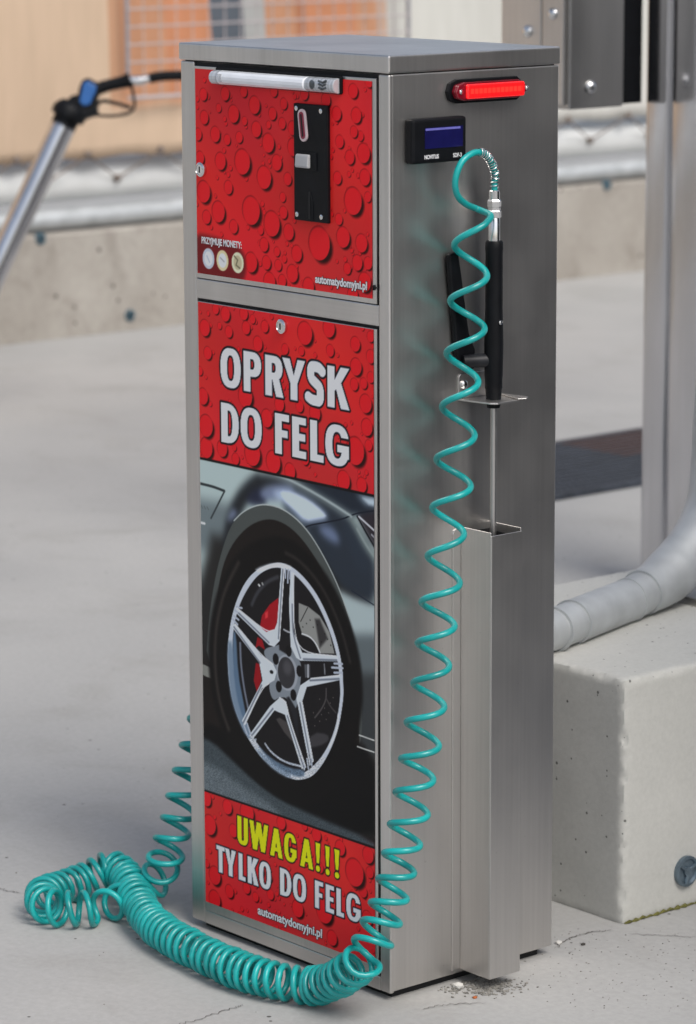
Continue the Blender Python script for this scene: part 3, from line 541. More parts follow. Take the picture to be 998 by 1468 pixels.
def tarp_material():
    m, t, b = new_mat('printed_tarpaulin'); b.inputs['Roughness'].default_value = 0.6; b.inputs['Specular IOR Level'].default_value = .2
    tc = t.nodes.new('ShaderNodeTexCoord'); sx = t.nodes.new('ShaderNodeSeparateXYZ'); t.links.new(tc.outputs['Object'], sx.inputs[0])
    mr = t.nodes.new('ShaderNodeMapRange'); mr.inputs[1].default_value = -2; mr.inputs[2].default_value = 8; t.links.new(sx.outputs['Y'], mr.inputs[0])
    r = t.nodes.new('ShaderNodeValToRGB'); r.color_ramp.interpolation = 'CONSTANT'; e = r.color_ramp.elements
    BE, OR, OR2 = (.57, .43, .31), (.60, .27, .145), (.55, .29, .17)
    st = [(-2, BE), (2.935, (.50, .29, .18)), (2.985, OR2), (3.13, OR), (3.305, (.11, .13, .155)), (3.40, (.42, .43, .42)), (3.475, (.14, .07, .045)), (3.487, OR2), (3.62, (.45, .20, .11)), (3.635, OR), (3.845, (.16, .07, .04)), (3.858, OR2), (3.93, (.58, .40, .30)), (3.955, (.56, .56, .52))]
    while len(e) < len(st): e.new(0.5)
    for k, (yv, c) in enumerate(st): e[k].position = (yv + 2) / 10; e[k].color = (*c, 1)
    t.links.new(mr.outputs[0], r.inputs[0])
    # the picture ends above the bottom hem, which is plain
    n = t.nodes.new('ShaderNodeTexNoise'); n.inputs['Scale'].default_value = 3.5; n.inputs['Detail'].default_value = 5; t.links.new(tc.outputs['Object'], n.inputs['Vector'])
    zz = t.nodes.new('ShaderNodeMath'); zz.operation = 'MULTIPLY_ADD'; zz.inputs[1].default_value = .06; t.links.new(n.outputs[0], zz.inputs[0]); t.links.new(sx.outputs['Z'], zz.inputs[2])
    z2 = t.nodes.new('ShaderNodeMapRange'); z2.inputs[1].default_value = .635; z2.inputs[2].default_value = .675; t.links.new(zz.outputs[0], z2.inputs[0])
    yb = t.nodes.new('ShaderNodeMapRange'); yb.inputs[1].default_value = 3.90; yb.inputs[2].default_value = 3.96; t.links.new(sx.outputs['Y'], yb.inputs[0])
    hem = t.nodes.new('ShaderNodeMix'); hem.data_type = 'RGBA'; hem.inputs[6].default_value = (*BE, 1); hem.inputs[7].default_value = (.56, .555, .52, 1); t.links.new(yb.outputs[0], hem.inputs[0])
    x = t.nodes.new('ShaderNodeMix'); x.data_type = 'RGBA'; t.links.new(z2.outputs[0], x.inputs[0]); t.links.new(hem.outputs[2], x.inputs[6]); t.links.new(r.outputs[0], x.inputs[7])
    w = t.nodes.new('ShaderNodeTexNoise'); w.inputs['Scale'].default_value = 5; w.inputs['Detail'].default_value = 7; mp = t.nodes.new('ShaderNodeMapping'); mp.inputs['Scale'].default_value = (1, 5, .8)
    t.links.new(tc.outputs['Object'], mp.inputs[0]); t.links.new(mp.outputs[0], w.inputs['Vector'])
    rr = t.nodes.new('ShaderNodeValToRGB'); rr.color_ramp.elements[0].position = .3; rr.color_ramp.elements[1].position = .7; rr.color_ramp.elements[0].color = (.93, .92, .91, 1); rr.color_ramp.elements[1].color = (1.04, 1.03, 1.03, 1); t.links.new(w.outputs[0], rr.inputs[0])
    mu = t.nodes.new('ShaderNodeMix'); mu.data_type = 'RGBA'; mu.blend_type = 'MULTIPLY'; mu.inputs[0].default_value = 1; t.links.new(x.outputs[2], mu.inputs[6]); t.links.new(rr.outputs[0], mu.inputs[7]); t.links.new(mu.outputs[2], b.inputs['Base Color'])
    return m
ny, nz = 260, 34; tv = []
EY = [2.645 - .24 * k for k in range(16, 0, -1)] + [2.645, 2.878] + [3.121 + .2582 * k for k in range(18)]            # eyelets along the hem
for j in range(nz + 1):
    for i in range(ny + 1):
        yy = -1.5 + 9 * i / ny; zz = .478 + (1.73 - .478) * j / nz
        fold = .012 * math.sin(yy * 2.1 + zz * 3) + .006 * math.sin(yy * 7.3 - zz * 6) + .008 * math.sin((yy * 1.3 + zz * 5.5))
        sag = .008 * math.sin(math.pi * (yy - 2.645) / .245) ** 2 * max(0, 1 - j / 4)
        tv.append((XW + .0 + fold, yy, zz + sag))
t_ = MB().add(tv, [(j * (ny + 1) + i, j * (ny + 1) + i + 1, (j + 1) * (ny + 1) + i + 1, (j + 1) * (ny + 1) + i) for j in range(nz) for i in range(ny)], True)
tarp = t_.build('tarpaulin', tarp_material()); sd = tarp.modifiers.new('thickness', 'SOLIDIFY'); sd.thickness = .0015
tag(tarp, 'beige, orange and white printed tarpaulin laced to the tube rail', 'tarpaulin')
M_CORD = mat('brown_lacing_cord', (0.17, 0.135, 0.115), 0.8, 0, 0.3, 80)
pts = []; eye_pts = []
for k, ye in enumerate(EY):
    pts.append((XW + .024, ye, .492)); pts.append((XW - .012, (ye + (EY + [9])[k + 1]) / 2, .420)); eye_pts.append((XW + .02, ye, .492))
cord = empty('lacing_cord', (XW, 3, .42), 'thin brown cord laced in zigzag under the tarpaulin hem', 'cord')
MB().tube(pts, .0032, 6).build('cord_line', M_CORD, cord)
for k, q in enumerate(pts):
    if 1.9 < q[1] < 5.6: MB().lathe([(.004, -.012), (.010, -.006), (.012, 0), (.009, .006), (.003, .010)], q, (1, 0, 0), 10).build('knot', M_CORD, cord)

M_WIRE = mat('white_coated_wire', (0.46, 0.42, 0.42), 0.45, 0.1, 0.08, 40); M_WIREG = mat('grey_frame_bar', (0.30, 0.30, 0.33), 0.5, 0.3, 0.1, 40)
mesh_p = empty('wire_mesh_panel', (XW + .06, 3.4, .64), 'white welded wire mesh panel hanging before the orange part of tarpaulin', 'mesh panel')
MB().tube([(XW + .05, 2.995, .69), (XW + .05, 2.995, 1.5)], .0065, 10).build('frame_bar', M_WIREG, mesh_p)
MB().tube([(XW + .05, 4.0, .69), (XW + .05, 4.0, 1.5)], .0065, 10).build('frame_bar', M_WIREG, mesh_p)
for k in range(17): MB().tube([(XW + .056, 2.99, .64 + .0475 * k), (XW + .056, 4.005, .64 + .0475 * k)], .0026 if k else .0055, 8).build('wire', M_WIRE, mesh_p)
for k in range(1, 18): MB().tube([(XW + .048, 2.995 + .056 * k, .64), (XW + .048, 2.995 + .056 * k, 1.42)], .0018, 8).build('wire', M_WIRE, mesh_p)
for yy in (2.995, 4.0): MB().tube([(XW + .05, yy, 1.49), (XW + .03, yy, 1.76), (XW - .12, yy, 1.79)], .004, 8).build('hook', M_WIREG, mesh_p)

# ------------------------------------------------------------------ drain grate in the yard
M_GRATE = mat('dark_coated_grating', (0.035, 0.042, 0.055), 0.6, 0.2, 0.3, 25, col2=(0.05, 0.058, 0.075)); M_RUST = mat('brown_dirty_grating', (0.085, 0.042, 0.033), 0.8, 0.1, 0.4, 14)
GX0, GX1, GY0, GY1 = -2.085, -1.66, 1.85, 3.45
grate = empty('drain_grate', (-1.87, 2.5, 0), 'dark blue grey drain grating with brown dirty patch set in the paving', 'grate')
MB().box(GX0, GX1, GY0, GY1, .001, .004).build('tray', M_GAP, grate)
fr = MB(); fr.box(GX0 - .012, GX0, GY0 - .012, GY1 + .012, .0005, .014); fr.box(GX1, GX1 + .012, GY0 - .012, GY1 + .012, .0005, .014); fr.build('edge_frame', M_GRATE, grate)
barme = {}
nb = int((GY1 - GY0) / .0185)
for k in range(nb):
    yy = GY0 + .009 + k * .0185
    rust = yy > 2.60
    for part in ((GX0 + .002, -1.86), (-1.86, GX1 - .002)):
        key = (part, rust and part[0] < -1.9)
        if key not in barme: barme[key] = MB().box(part[0], part[1], -.0055, .0055, .004, .014).build('grate_bar', M_RUST if key[1] else M_GRATE, grate); barme[key].location.y = yy - grate.location.y + grate.location.y
        else:
            o = barme[key].copy(); COL.objects.link(o); o.location.y = yy
for xx in [GX0 + .03 * k + .015 for k in range(14)]: MB().box(xx - .003, xx + .003, GY0, GY1, .0042, .0152).build('cross_bar', M_GRATE, grate)

# ------------------------------------------------------------------ pressure washer lance in its holder, left background
DL = 7.5
P = lambda px, py, d=DL: Vector(at_depth(px, py, d))
hold = empty('lance_holder', P(-150, 690), 'slanted stainless steel tube holder for the pressure washer gun', 'holder')
a, b_ = P(97, 167), P(0, 375); dr = (b_ - a).normalized(); foot = a + dr * (a.z / -dr.z)
hold.location = foot; bpy.context.view_layer.update()
mh = MB(); mh.tube([a, a + dr * .02, a + dr * .3, foot], .029, 28); mh.build('tube', M_STEELB, hold)
MB().lathe([(.07, -.004), (.07, .006), (.04, .012), (.032, .012)], foot, (0, 0, 1), 24).build('foot_plate', M_STEEL2, hold)
wg = empty('pressure_washer_gun', a, 'black pressure washer gun with blue cover stuck in the slanted steel tube', 'washer gun')
M_BLUE = mat('blue_plastic', (0.015, 0.10, 0.32), 0.4, 0, 0.1, 40)
tup = -dr; side = Vector(FW).cross(tup).normalized()
MB().lathe([(.028, -.05), (.030, -.004), (.039, -.004), (.041, .012), (.036, .022), (.030, .030), (.024, .034)], a, tup, 24).build('collar', M_BLACK, wg)
def flat(pts, th, d=DL):
    """outline in photo pixels at its own distance, with real thickness along the view"""
    A = [at_depth(x_, y_, d) - FW * th / 2 for x_, y_ in pts]; B = [q + FW * th for q in A]; n = len(A)
    return MB().add(A + B, [tuple(range(n)), tuple(range(2 * n - 1, n - 1, -1))] + [(i, n + i, n + (i + 1) % n, (i + 1) % n) for i in range(n)])
flat([(100, 158), (96, 146), (104, 138), (113, 137), (114, 128), (119, 116), (128, 113), (136, 117), (143, 121), (146, 124), (146, 131), (141, 137), (139, 148), (141, 158), (141, 165), (129, 168), (120, 172), (112, 176)], .045).build('body', M_BLACK, wg, .004, 2)
flat([(121, 120), (128, 118), (140, 125), (138, 134), (130, 152), (121, 154), (115, 148)], .054).build('cover', M_BLUE, wg, .003, 2)
MB().tube([P(138, 128), P(155, 122.5), P(175, 118), P(187, 114.5)], [.015, .014, .0145, .018], 14).build('grip', M_BLACK, wg)
MB().tube(catmull([P(188, 116), P(190, 130), P(193, 148), P(191, 157), P(182, 163), P(165, 166), P(150, 166), P(138, 165)], 6), .0036, 8).build('trigger_guard', M_BLACK, wg)
MB().tube(catmull([P(138, 152), P(144, 146), P(152, 145), P(170, 149), P(188, 154)], 6), .0045, 8).build('trigger', M_BLACK, wg)
MB().tube([P(187, 115), P(199, 116), P(206, 114.5), P(216, 112)], [.010, .012, .010, .009], 14).build('coupling', M_CHROME, wg)
MB().tube(catmull([P(214, 113), P(226, 110), P(245, 108.5), P(268, 109), P(300, 118), P(340, 160), P(370, 260), P(400, 420), P(450, 520), P(520, 560)] + [(-2.9, 2.9, .03), (-2.9, 3.2, .014)], 8), .0115, 12).build('hose', M_BLACK, wg)

# ------------------------------------------------------------------ added partition, out of view: put in to darken the steel side's reflection
M_PANEL = mat('anthracite_panel', (0.042, 0.043, 0.047), 0.55, 0, 0.15, 6)
part = empty('added_partition', (1.5, 2.5, 0), 'added dark anthracite panel partition, unseen, that darkens the reflection in the steel side', 'partition')
for k in range(4): MB().box(1.46, 1.54, 0.50 + 1.3 * k, 0.58 + 1.3 * k, 0, 2.3).build('post', M_STEEL2, part, .004)
for k in range(3):
    for j in range(2): MB().box(1.485, 1.515, 0.581 + 1.3 * k, 1.799 + 1.3 * k, .03 + 1.12 * j, 1.13 + 1.12 * j).build('panel', M_PANEL, part, .003)

# ------------------------------------------------------------------ steel post and control box, right background
post = empty('steel_post', (-.90, 1.76, 0), 'tall polished stainless steel post standing behind the concrete block', 'post')
PX0, PY0, PW = -.945, 1.716, .135
prof = [(PX0, PY0 + .012), (PX0 + .012, PY0), (PX0 + .050, PY0), (PX0 + .050, PY0 + .006), (PX0 + .062, PY0 + .006), (PX0 + .062, PY0), (PX0 + PW - .014, PY0), (PX0 + PW, PY0 + .014), (PX0 + PW, PY0 + PW - .012), (PX0 + PW - .012, PY0 + PW), (PX0 + .012, PY0 + PW), (PX0, PY0 + PW - .012)]
def rr_poly(x0, x1, y0, y1, r_, n=9):
    out = []
    for cx_, cy_, a0 in ((x1 - r_, y0 + r_, -90), (x1 - r_, y1 - r_, 0), (x0 + r_, y1 - r_, 90), (x0 + r_, y0 + r_, 180)): out += [(cx_ + r_ * math.cos(R(a0 + 90 * i / (n - 1))), cy_ + r_ * math.sin(R(a0 + 90 * i / (n - 1)))) for i in range(n)]
    return out
pm_ = MB().prism(rr_poly(PX0, PX0 + .062, PY0, PY0 + PW, .012), 2, .0, 3.0); pm_.sm = [True] * len(pm_.sm); pm_.build('profile', M_STEELB, post)
pm_ = MB().prism(rr_poly(PX0 + .060, PX0 + .175, PY0 - .012, PY0 + PW, .034), 2, .0, 3.0); pm_.sm = [True] * len(pm_.sm); pm_.build('profile', M_STEELB, post)
MB().box(PX0 - .04, PX0 + PW + .04, PY0 - .04, PY0 + PW + .04, .0, .010).build('base_plate', M_STEEL2, post, .002)
cbx = empty('control_box', (-1.02, 1.62, .85), 'stainless steel control box with domed bolts fixed to the polished post', 'control box')
BX1, BY0, BY1, BZ0, BZ1 = -.950, 1.545, 1.672, .853, 1.42
MB().box(BX1 - .052, BX1, BY0, BY1, BZ0, BZ1).build('housing', M_STEEL2, cbx, .003, 2)
MB().box(BX1 - .058, BX1 - .006, BY0 - .010, BY0 - .0005, BZ0 + .008, BZ1).build('front_flange', M_STEEL, cbx, .002)
MB().box(BX1 - .165, BX1 - .066, BY0 - .004, BY0 + .10, BZ0 + .008, BZ1).build('side_housing', M_STEEL, cbx, .003)
MB().box(BX1 - .068, BX1 - .050, BY0 + .012, BY0 + .10, BZ0 + .008, BZ1).build('seam_strip', M_GAP, cbx)
MB().box(BX1 - .050, BX1 - .003, BY1 - .002, PY0 + .002, BZ0 + .004, BZ1 - .05).build('shade_filler', M_BLACK, cbx)  # black filler standing in for the shade in the gap before the post
MB().tube([(BX1 - .09, BY0 - .012, 1.052), (BX1 - .03, BY0 - .018, 1.052)], .012, 12).build('handle', M_BLACK, cbx)
def dome(q, ax, r): return MB().lathe([(r, -.002), (r, .002), (r * .92, r * .35), (r * .6, r * .62), (r * .12, r * .75)], q, ax, 18)
q = on_plane(847, 125, 0, BX1); dome(q, (1, 0, 0), .0115).build('bolt', M_CHROME, cbx)
q = on_plane(842, 128, 0, BX1); MB().lathe([(.005, -.002), (.005, .001), (.004, .001)], q, (1, 0, 0), 12).build('bolt_hole', M_GAP, cbx)
q = on_plane(793, 20, 1, BY0 - .010); dome(q, (0, -1, 0), .010).build('bolt', M_CHROME, cbx)
q = on_plane(757, 45, 1, BY0 - .004); dome(q, (0, -1, 0), .0105).build('bolt', M_CHROME, cbx)

# ------------------------------------------------------------------ concrete block with galvanised pipe
def chipped_block(name, x0, x1, y0, y1, z0, z1, m, parent):
    b = bmesh.new(); nx_, ny_, nz_ = 90, 150, 70
    def face(P00, U, V, nu, nv):
        vs_ = [[b.verts.new(Vector(P00) + Vector(U) * (i / nu) + Vector(V) * (j / nv)) for i in range(nu + 1)] for j in range(nv + 1)]
        for j in range(nv):
            for i in range(nu): b.faces.new((vs_[j][i], vs_[j][i + 1], vs_[j + 1][i + 1], vs_[j + 1][i]))
    dx, dy, dz = x1 - x0, y1 - y0, z1 - z0
    face((x0, y0, z0), (dx, 0, 0), (0, 0, dz), nx_, nz_); face((x1, y0, z0), (0, dy, 0), (0, 0, dz), ny_, nz_); face((x0, y0, z1), (dx, 0, 0), (0, dy, 0), nx_, ny_)
    face((x0, y1, z0), (0, -dy, 0), (0, 0, dz), ny_, nz_); face((x1, y1, z0), (-dx, 0, 0), (0, 0, dz), nx_, nz_); face((x0, y0, z0), (0, dy, 0), (dx, 0, 0), ny_, nx_)
    bmesh.ops.remove_doubles(b, verts=b.verts, dist=1e-5)
    from mathutils import noise
    for v in b.verts:
        c = v.co.copy(); e = sorted((min(abs(c.x - x0), abs(c.x - x1)), min(abs(c.y - y0), abs(c.y - y1)), min(abs(c.z - z0), abs(c.z - z1))))
        edge = max(0, 1 - e[1] / .007)                    # near an edge of the block
        n1 = noise.noise(c * 55); n2 = noise.noise(c * 140); chip = edge * (.0022 + .0034 * max(0, n1) + .0022 * n2)
        ctr = Vector(((x0 + x1) / 2, (y0 + y1) / 2, (z0 + z1) / 2)); dirv = Vector((1 if c.x < ctr.x else -1, 1 if c.y < ctr.y else -1, 1 if c.z < ctr.z else -1))
        near = Vector((1 if min(abs(c.x - x0), abs(c.x - x1)) < .007 else 0, 1 if min(abs(c.y - y0), abs(c.y - y1)) < .007 else 0, 1 if (abs(c.z - z1) < .007) else 0))
        v.co = c + Vector((dirv.x * near.x, dirv.y * near.y, dirv.z * near.z)) * chip + Vector((noise.noise(c * 12), noise.noise(c * 12 + Vector((5, 0, 0))), 0)) * .0012
    bmesh.ops.recalc_face_normals(b, faces=b.faces); me = bpy.data.meshes.new(name); b.to_mesh(me); b.free()
    me.polygons.foreach_set('use_smooth', [True] * len(me.polygons)); me.set_sharp_from_angle(angle=R(40)); me.materials.append(m); return link(name, me, parent)
M_ZINC = mat('blue_zinc', (0.16, 0.21, 0.25), 0.4, 0.7, 0.25, 60, 0.2)
blk = empty('concrete_block', (.05, .75, 0), 'pale cast concrete block with pitted sides and chipped edges behind the dispenser', 'block')
BLX, BLY, BLZ = .342, .392, .305
chipped_block('body', -.10, BLX, BLY, 1.35, -.004, BLZ, M_BLOCK, blk)
q = on_plane(982, 1248, 0, BLX)
MB().lathe([(.017, -.01), (.0195, .002), (.0195, .005), (.016, .006), (.0145, .003), (.006, .003), (.006, .006), (.001, .006)], q, (1, 0, 0), 22).build('anchor_socket', M_ZINC, blk)
sp_ = MB()
for k in range(3):
    an = k * 2.09 + .4; u_ = Vector((0, math.cos(an), math.sin(an))); sp_.tube([Vector(q) + Vector((.0045, 0, 0)) + u_ * .004, Vector(q) + Vector((.0045, 0, 0)) + u_ * .016], .0022, 8)
sp_.build('socket_web', M_ZINC, blk)
M_MOSS = mat('olive_moss', (0.12, 0.115, 0.03), .95, 0, .4, 120)
mo = MB(); rm = random.Random(3)
for k in range(46):
    yy = BLY + .004 + k * .012; mo.tube([(BLX + .0005 + rm.uniform(-.001, .001), yy, .0008), (BLX + .001 + rm.uniform(0, .002), yy + .006, .0016 + rm.uniform(0, .0016)), (BLX + .0005, yy + .013, .0008)], [.0010, .0010 + rm.uniform(0, .0022), .0010], 6)
mo.build('moss_line', M_MOSS, blk)
PR = .0262
pipe = empty('guard_pipe', (.14, .6, BLZ), 'thick galvanised steel pipe with bend lying on the concrete block', 'pipe')
PB = [Vector((.215, .20, BLZ + PR)), Vector((.173, .443, BLZ + PR)), Vector((.125, .601, BLZ + PR)), Vector((.109, .667, BLZ + PR + .001))]
MB().tube(PB[1:3] and [PB[0], PB[1], PB[1].lerp(PB[2], .22)], PR, 36).build('tube', M_GALV, pipe)
c1 = PB[1].lerp(PB[2], .22); c2 = PB[2] + Vector((-.004, .018, .0))
MB().tube([c1, PB[2], c2], PR + .0016, 36).build('sleeve', M_GALV, pipe)
c3 = c2 + Vector((-.010, .040, .004))
MB().tube([c2, c3], PR + .0012, 36).build('tube', M_GALV, pipe)
el = catmull([c3 - Vector((-.002, .008, .0006)), c3 + Vector((-.006, .025, .003)), c3 + Vector((-.013, .055, .010)), c3 + Vector((-.020, .090, .024)), c3 + Vector((-.026, .130, .052)), c3 + Vector((-.030, .160, .10)), c3 + Vector((-.032, .17, .20)), c3 + Vector((-.032, .175, .30)), c3 + Vector((-.032, .175, .62))], 8)
MB().tube(el, [PR + .0042 + .0058 * min(1, max(0, (i - 4) / 14)) for i in range(len(el))], 36).build('elbow', M_GALV, pipe)
for c_, n_ in ((PB[1].lerp(PB[2], -.06), PB[2] - PB[1]), (c1, PB[2] - PB[1]), (c2, PB[3] - PB[2])):
    ring = [c_ - n_.normalized() * .002, c_ + n_.normalized() * .002]; MB().tube(ring, PR + .0026, 36).build('weld_seam', M_GALV, pipe)
MB().box(.02, .15, c2.y + .12, c2.y + .28, BLZ - .002, BLZ + .010).build('base_plate', M_STEEL2, pipe, .002)
# ------------------------------------------------------------------ the dispenser cabinet
cab = empty('spray_dispenser', (W / 2, D / 2, 0), 'tall brushed steel wheel spray dispenser with red printed doors', 'dispenser')
FY = 0.0
MB().box(.012, W - .012, .012, D - .012, 0, .02).build('plinth', M_GAP, cab)
body = MB(); body.box(0, W, .0032, D, .011, 1.0395); body.build('body', M_STEEL, cab, .0015, 2)
MB().box(-.0012, W + .0016, -.0022, D + .001, 1.0405, H).build('lid', M_STEEL, cab, .0022, 3)
MB().box(.004, W - .004, .004, D - .004, 1.038, 1.042).build('lid_seam', M_GAP, cab)
LX, RX = .0255, .3475
for nm, x0, x1, z0, z1 in (('stile', 0, LX - .0006, .009, 1.0395), ('stile', RX + .0006, W, .009, 1.0395)): MB().box(x0, x1, -.0004, .0062, z0, z1).build(nm, M_STEEL, cab, .0022, 4)
M_FRAMEH = steel('brushed_steel_crosswise', grain=(3.0, 260, 260))
MB().box(LX - .0005, RX + .0005, -.0003, .0050, .767, .790).build('rail', M_FRAMEH, cab, .0012, 2)
MB().box(LX - .0005, RX + .0005, -.0003, .0050, .009, .0255).build('rail', M_FRAMEH, cab, .0012, 2)
MB().box(LX - .001, RX + .001, .0024, .0034, .0255, 1.039).build('door_seal', M_GAP, cab)
# corner edge highlights come from the folded sheet edge
def door(nm, z0, z1, gt):
    d_ = MB().box(LX + .0012, RX - .0022, -.0012, .0022, z0 + .0010, z1 - gt); return d_.build(nm, M_STEEL, cab, .0006, 2)
ud = door('upper_door', .790, 1.0398, .0052); ld = door('lower_door', .0255, .767, .0034)
# upper print
up = Print(29.0, 339.5, 796.5, 1031.5); up.C[:] = (186, 38, 44)
up.red(29, 340, 796, 1032, [d_ for d_ in DROPS if d_[1] > 785], 3)
up.fill(chaikin([(20, 790), (112, 790), (122, 812), (112, 834), (60, 842), (20, 842)], 2), (96, 26, 30), 9, .86)
for cx, c_o, c_i in ((50, (176, 180, 188), (198, 202, 208)), (76, (196, 186, 150), (196, 198, 200)), (104, (205, 200, 172), (176, 168, 140))):
    up.fill(ell(cx, 815, 11, 12, 30, 2), c_o, 1.1); up.fill(ell(cx, 815, 7.6, 8.4, 30, 2), c_i, 1.4)
up.stroke([(98, 822), (104, 818), (101, 812), (108, 809)], 2, (110, 104, 84), 1.4); up.stroke([(72, 818), (79, 814)], 1.6, (150, 150, 150), 1.4); up.stroke([(47, 818), (52, 811)], 1.6, (160, 166, 176), 1.6)
up.build('printed_panel', -.0016, M_PRINT, ud)
# lower print
lp = Print(29.0, 341.0, 37.0, 763.0)
lp.red(29, 341, 577, 764, [d_ for d_ in DROPS if 560 < d_[1] < 785], 5); lp.red(29, 341, 36, 177, [d_ for d_ in DROPS if d_[1] < 190], 8)
pic = lp.crop(29, 341, 176, 578); keep = lp.C.copy()
arch = [o[1] for o in CAR_PICTURE].index((78, 82, 80)); thin = lambda o: o[0] == 's' and o[2][0] < 3
first = [o for o in CAR_PICTURE[:arch] if not thin(o)]; rest = [o for o in CAR_PICTURE[:arch] if thin(o)] + CAR_PICTURE[arch:]
for n_op, (k_, c_, s_, pts_) in enumerate(first + rest):
    if n_op == len(first): lp.C[pic] = gauss(lp.C[pic], 3.2, 4.4)          # soft bodywork reflections first, crisp edges after
    if k_ == 'f': lp.fill(chaikin(pts_, 2) if len(pts_) > 13 else chaikin(pts_, 1) if s_ > 3 and len(pts_) > 4 else pts_, c_, s_)
    else: lp.stroke(chaikin(pts_, 2, False) if len(pts_) > 2 else pts_, s_[0], c_, s_[1])
rng = np.random.default_rng(2); gsl = lp.crop(29, 341, 176, 262); lum = lp.C[gsl].sum(-1, keepdims=True) / 300.0
lp.C[gsl] *= 1 + (rng.random(lp.C[gsl].shape[:2])[..., None] - .5) * .38 * np.clip(lum, 0, 1)
picC = lp.C[pic].copy(); lp.C[:] = keep; lp.C[pic] = picC
lp.stroke([(20, 578.5), (350, 578.5)], 3.0, (24, 18, 20), 1.2); lp.stroke([(20, 175.5), (350, 175.5)], 2.6, (24, 18, 20), 1.2)
lp.word(spread('OPRYSK', 70, 300, [(188, 288), (302, 388), (407, 495), (490, 598), (607, 685), (702, 802)]), 668.5, 46.5, 12.2, (214, 217, 230), 2.6)
lp.word(spread('DOFELG', 70, 299, [(190, 278), (287, 390), (455, 522), (537, 603), (622, 685), (693, 802)]), 603.5, 46.5, 12.2, (214, 217, 230), 2.6)
lp.word(spread('UWAGA!!!', 92, 279, [(215, 270), (278, 375), (383, 447), (455, 517), (535, 600), (612, 635), (660, 682), (705, 729)]), 124, 34.5, 7.6, (216, 214, 20), 1.7)
lp.word(spread('TYLKODOFELG', 51, 316, [(112, 157), (158, 216), (230, 266), (277, 334), (337, 398), (445, 502), (510, 577), (620, 662), (674, 715), (727, 764), (775, 845)]), 80, 33, 7.6, (206, 210, 226), 1.8)
lp.build('printed_panel', -.0016, M_PRINT, ld)
def front_M(x, z, y): return Matrix(((1, 0, 0, x / 1000), (0, 0, -1, y), (0, 1, 0, z / 1000), (0, 0, 0, 1)))
for x, z, w_, par in ((130, 46.5, .118, ld), (243, 805.5, .088, ud)):
    text_mesh('lettering', 'automatydomyjni.pl', .0145 if par is ld else .0125, M_TXTK, par, front_M(x - .3, z - .2, -.00195), .0011, w_ + .0006, 1.0)
    text_mesh('lettering', 'automatydomyjni.pl', .0145 if par is ld else .0125, M_TXT, par, front_M(x, z, -.00235), .00035, w_, 1.0)
text_mesh('lettering', 'PRZYJMUJE MONETY:', .0105, M_TXT, ud, front_M(38, 832, -.0020), .0003, .074, 1.0)
# locks
def lock(x, z, par):
    o = MB().lathe([(.0082, 0), (.0086, .002), (.0083, .0040), (.0062, .0056), (.0060, .0056), (.0058, .0048), (.0008, .0048)], (x, -.0012, z), (0, -1, 0), 28).build('lock', M_CHROME, par)
    MB().box(x - .0008, x + .0008, -.0064, -.0058, z - .0035, z + .0035).build('keyhole', M_GAP, par); return o
lock(.0405, .917, ud); lock(.1850, .7505, ld)
MB().prism([(.3425, .806), (.3425, .812), (.3468, .809)], 1, -.004, -.001).build('hinge_tab', M_BLACK, ud)
# coin acceptor
ca = MB(); ca.box(.2115, .2695, -.0062, -.0012, .873, 1.002); ca_o = ca.build('coin_acceptor', M_BLACK, cab, .0012, 2)
M_SLOT = mat('pale_slot_ring', (0.62, 0.50, 0.52), 0.35, 0.2, 0.1, 60); M_REDP = mat('dark_red_slot', (0.22, 0.012, 0.04), 0.35, 0, 0.1, 60); M_GREYB = mat('grey_button', (0.40, 0.40, 0.41), 0.45, 0, 0.1, 50)
def stadium(cx, cz, w_, h_, tilt=0.0, n=10):
    P_ = [(w_ / 2 * math.cos(t), h_ / 2 - w_ / 2 + w_ / 2 * math.sin(t)) for t in np.linspace(0, math.pi, n)] + [(w_ / 2 * math.cos(t), -(h_ / 2 - w_ / 2) + w_ / 2 * math.sin(t)) for t in np.linspace(math.pi, 2 * math.pi, n)]
    return [(cx + a_ * math.cos(tilt) - b * math.sin(tilt), cz + a_ * math.sin(tilt) + b * math.cos(tilt)) for a_, b in P_]
MB().prism(stadium(.2295, .9785, .0135, .036, .13), 1, -.0085, -.0061).build('slot_ring', M_SLOT, ca_o, .0006)
MB().prism(stadium(.2295, .9785, .0078, .030, .13), 1, -.0089, -.0084).build('slot_recess', M_REDP, ca_o)
MB().prism(stadium(.2296, .9785, .0022, .025, .13), 1, -.0093, -.0088).build('slot_opening', M_GAP, ca_o)
MB().box(.2165, .2520, -.0075, -.0061, .9295, .9495).build('button_frame', M_BLACK, ca_o, .0005)
MB().prism([(-.0115, .932), (-.0125, .934), (-.0115, .9455), (-.0100, .9470), (-.0074, .9470), (-.0074, .932)], 0, .2205, .2425).build('return_button', M_GREYB, ca_o, .0012, 2)
MB().box(.238, .2405, -.0074, -.0061, .876, .906).build('rib', M_GAP, ca_o)
MB().prism([(.2335, .8745), (.2455, .8745), (.2455, .893), (.2405, .905), (.2385, .905)], 1, -.0068, -.0061).build('guide', M_BLACK, ca_o, .0003)
for x, z in ((.2172, .9965), (.2592, .9955), (.2172, .8795), (.2592, .8795)):
    s_o = MB().lathe([(.0028, 0), (.0028, .0008), (.0016, .0014), (.0005, .0014)], (x, -.0061, z), (0, -1, 0), 14).build('screw', M_CHROME, ca_o)
